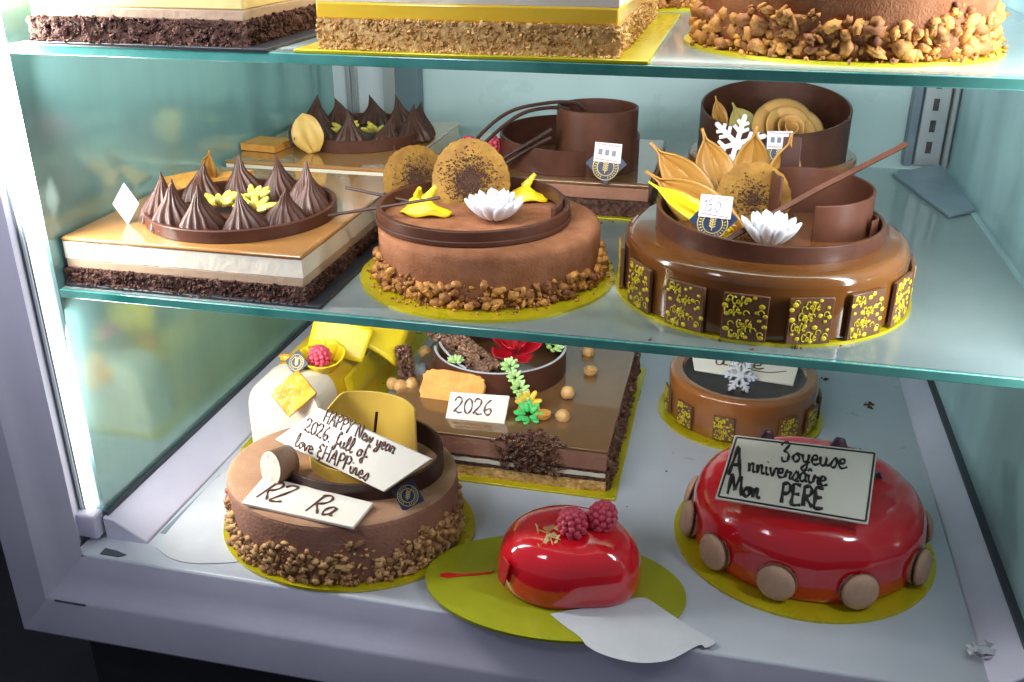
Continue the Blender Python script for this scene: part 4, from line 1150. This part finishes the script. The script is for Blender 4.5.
for s in (-1, 1):
    pr = [(0, s*.0130), (.012, s*.0127), (.019, s*.0112), (.0235, s*.0080), (.0252, s*.0047), (.0248, s*.0035), (0, s*.0035)]
    mac_a.lathe(pr, 36)
    mac_b.lathe([(.0248, s*.0036),(.0263, s*.0030),(.0256, s*.0018),(0, s*.0016)], 48, fn=lambda a, j, r, z: (r*(1+.025*math.sin(a*21)+.02*math.sin(a*13)), z))
first = None
for f in (-106, -79, -49, -15, 22, 62, 100):
    a = -PI/2 + math.radians(f)
    loc = Vector((math.cos(a)*(RX+.0035), math.sin(a)*(RY+.0035), .0268))
    q = Vector((math.cos(a), math.sin(a), .12+.05*math.sin(f*3))).to_track_quat('Z', 'Y').to_euler()
    if first is None:
        first = mac_a.build('macaron', macaron_m, t, loc, q, ang=60); mac_b.build('filling', macaron_f, first)
    else: dup(first, t, loc, q)
for x, y, z, s, rz in ((-.060, .130, .078, .046, .2), (.040, .14, .074, .048, -.3), (.092, .022, .090, .022, .6)):
    mb = MB().grid(8, 8, lambda u, v: ((u-.5)*s*1.2*(1-v*.8), .004*math.sin(u*PI), s*v))
    mb.build('chocolate_shard', purple_choc if z < .1 else choc_dark, t, (x, y*.55, z), (-.2, 0, rz), solid=.003)
o, w, h_, z = plaque('message_plaque', 'bordered white plaque reading Joyeuse Anniversaire Mon PÈRE on the red birthday cake',
    [(.040,1.178,-.660),(.224,1.174,-.660),(.2135,1.092,-.720),(.0215,1.106,-.720)], border=.0013)
mb = MB()
write(mb, 'Joyeuse', -w*.13, h_*.20, h_*.27, r=.0016, z=z, sx=.98)
write(mb, 'A', -w*.47, -h_*.12, h_*.42, r=.0021, z=z, sx=.75)
write(mb, 'nniversaîre', -w*.34, -h_*.03, h_*.26, r=.0016, z=z, sx=.90, slope=-.05)
write(mb, 'Mon', -w*.46, -h_*.39, h_*.28, r=.0021, z=z, sx=.86)
write(mb, 'PÈRE', -w*.10, -h_*.40, h_*.28, r=.0023, z=z, sx=.92)
mb.build('icing_writing', icing_black, o)

# paper sheets, bits and crumbs on the deck
sheet('paper_sheet', 'torn white paper sheet lying in front of the small red dome cake', 'paper sheet', [(-.172,.962),(-.150,.975),(-.120,.990),(-.090,1.008),(-.062,1.024),(-.045,1.018),(-.020,1.000),(.010,.980),(.034,.966),(.036,.960),(.026,.950),(.018,.953),(-.005,.928),(-.020,.915),(-.045,.905),(-.072,.903),(-.100,.908),(-.118,.918),(-.128,.930),(-.150,.945)], ZF+.0068, paper_m, .0022, 2, 'paper sheets on the deck').rotation_euler = (0, .0229, 0)
sheet('paper_sheet', 'white paper sheet under the left edge of the tan cake', 'paper sheet', [(-.752,.985),(-.757,1.08),(-.752,1.19),(-.70,1.215),(-.62,1.20),(-.60,1.10),(-.60,1.00),(-.66,.968),(-.71,.965)], ZF+.0008, paper_m, .0006, 5, 'paper sheets on the deck')
mb = MB(); rnd = random.Random(12)
for i in range(2): mb.grid(6, 6, lambda u, v: ((u-.5)*.04+rnd.uniform(-.003,.003)+i*.006, (v-.5)*.02+rnd.uniform(-.003,.003)+i*.003, .006+i*.004+.008*noise.noise(Vector((u*4, v*4, i)))))
o = mb.build('crumpled_wrap', plastic_m, None, (.358, 1.012, ZF+.004), ang=30, solid=.0006); tag(o, 'crumpled clear plastic wrap in the right front corner of the deck', 'plastic wrap')
mb = MB(); rnd = random.Random(21)
for c, s, n in (((.285,1.665),.007,22), ((.217,1.757),.004,10), ((.27,1.42),.006,12), ((-.28,1.13),.05,4), ((0,1.3),.12,8), ((.30,1.5),.05,4)):
    for i in range(n):
        mb.chunk(Vector((c[0]+rnd.gauss(0, s), c[1]+rnd.gauss(0, s*.8), ZF+.001)), rnd.uniform(.0008, .0032), rnd)
o = mb.build('crumbs', crumb_m, None, smooth=False); tag(o, 'scattered dark crumbs on the white deck', 'crumbs', kind='stuff')
mb = MB()
for c, s, n in (((-.66,1.015),.07,22), ((-.52,1.02),.03,12), ((-.18,1.45),.05,8), ((.0,1.02),.1,6)):
    for i in range(n):
        y = c[1]+rnd.gauss(0, .012)
        if y < 1.008: y = 1.010
        mb.chunk(Vector((c[0]+rnd.gauss(0, s), y, ZM+.0012)), rnd.uniform(.0008, .0026), rnd)
o = mb.build('crumbs', crumb_m, None, smooth=False); tag(o, 'fine dark crumbs fallen on the middle glass shelf', 'crumbs', kind='stuff')

# ------------------------------------------------------------------ light
W = bpy.data.worlds.new('World'); SC.world = W; W.use_nodes = True
W.node_tree.nodes['Background'].inputs[0].default_value = (.74, .78, .96, 1)
W.node_tree.nodes['Background'].inputs[1].default_value = .18
def area(name, loc, target, sx, sy, power, col, spread=180):
    l = bpy.data.lights.new(name, 'AREA'); l.shape = 'RECTANGLE'; l.size = sx; l.size_y = sy; l.energy = power; l.color = col
    l.spread = math.radians(spread)
    o = bpy.data.objects.new(name, l); COL.objects.link(o); o.location = loc
    o.rotation_euler = (Vector(target) - Vector(loc)).to_track_quat('-Z', 'Y').to_euler()
    return o
area('case_lamp', (-.25, 1.10, .39), (-.2, 1.6, -.1), 1.0, .08, 12, (1, .97, .92))
area('strip_lamp', (-.840, .992, -.08), (.1, 1.75, -.22), .04, .72, 10, (1, .985, .95), 150)
area('strip_lamp', (-.832, .985, -.585), (-.3, 1.6, -.68), .03, .20, 1.6, (1, .985, .95), 150)
area('side_strip_lamp', (.395, .98, -.06), (-.3, 1.9, -.25), .04, .70, 5, (.93, .97, 1), 150)
area('shelf_fill', (-.22, 1.02, ZT-.018), (-.22, 1.9, ZT-.22), 1.15, .02, 3.6, (1, .98, .95), 150)  # added fill under the top shelf to brighten the back of the case
area('shelf_fill', (-.34, 1.14, ZM-.018), (-.34, 1.75, ZF+.1), .85, .02, 1.8, (.97, .98, 1), 125)  # second added fill, under the middle shelf, for the lower deck
area('front_left_fill', (-.80, .25, .42), (-.66, 1.02, -.12), .35, .35, 1.8, (.88, .89, 1), 62)  # added soft source close at upper left; its falloff leaves the lower frame darker

# ------------------------------------------------------------------ camera
psi, pit, f = math.radians(13.0), math.radians(24.5), 960.0
F = Vector((-math.sin(psi)*math.cos(pit), math.cos(psi)*math.cos(pit), -math.sin(pit)))
Rv = Vector((math.cos(psi), math.sin(psi), 0)); U = Rv.cross(F)
cam = bpy.data.cameras.new('camera'); cam.sensor_width = 36; cam.lens = f/1024*36; cam.clip_start = .02; cam.clip_end = 60
co = bpy.data.objects.new('camera', cam); COL.objects.link(co)
co.matrix_world = Matrix((Rv, U, -F)).transposed().to_4x4()
SC.camera = co
SC.render.resolution_x = 1024; SC.render.resolution_y = 682
SC.view_settings.view_transform = 'Standard'; SC.view_settings.look = 'None'
SC.view_settings.exposure = 0.18; SC.view_settings.gamma = 1
SC.cycles.max_bounces = 8; SC.cycles.transparent_max_bounces = 12
SC.cycles.sample_clamp_indirect = 6
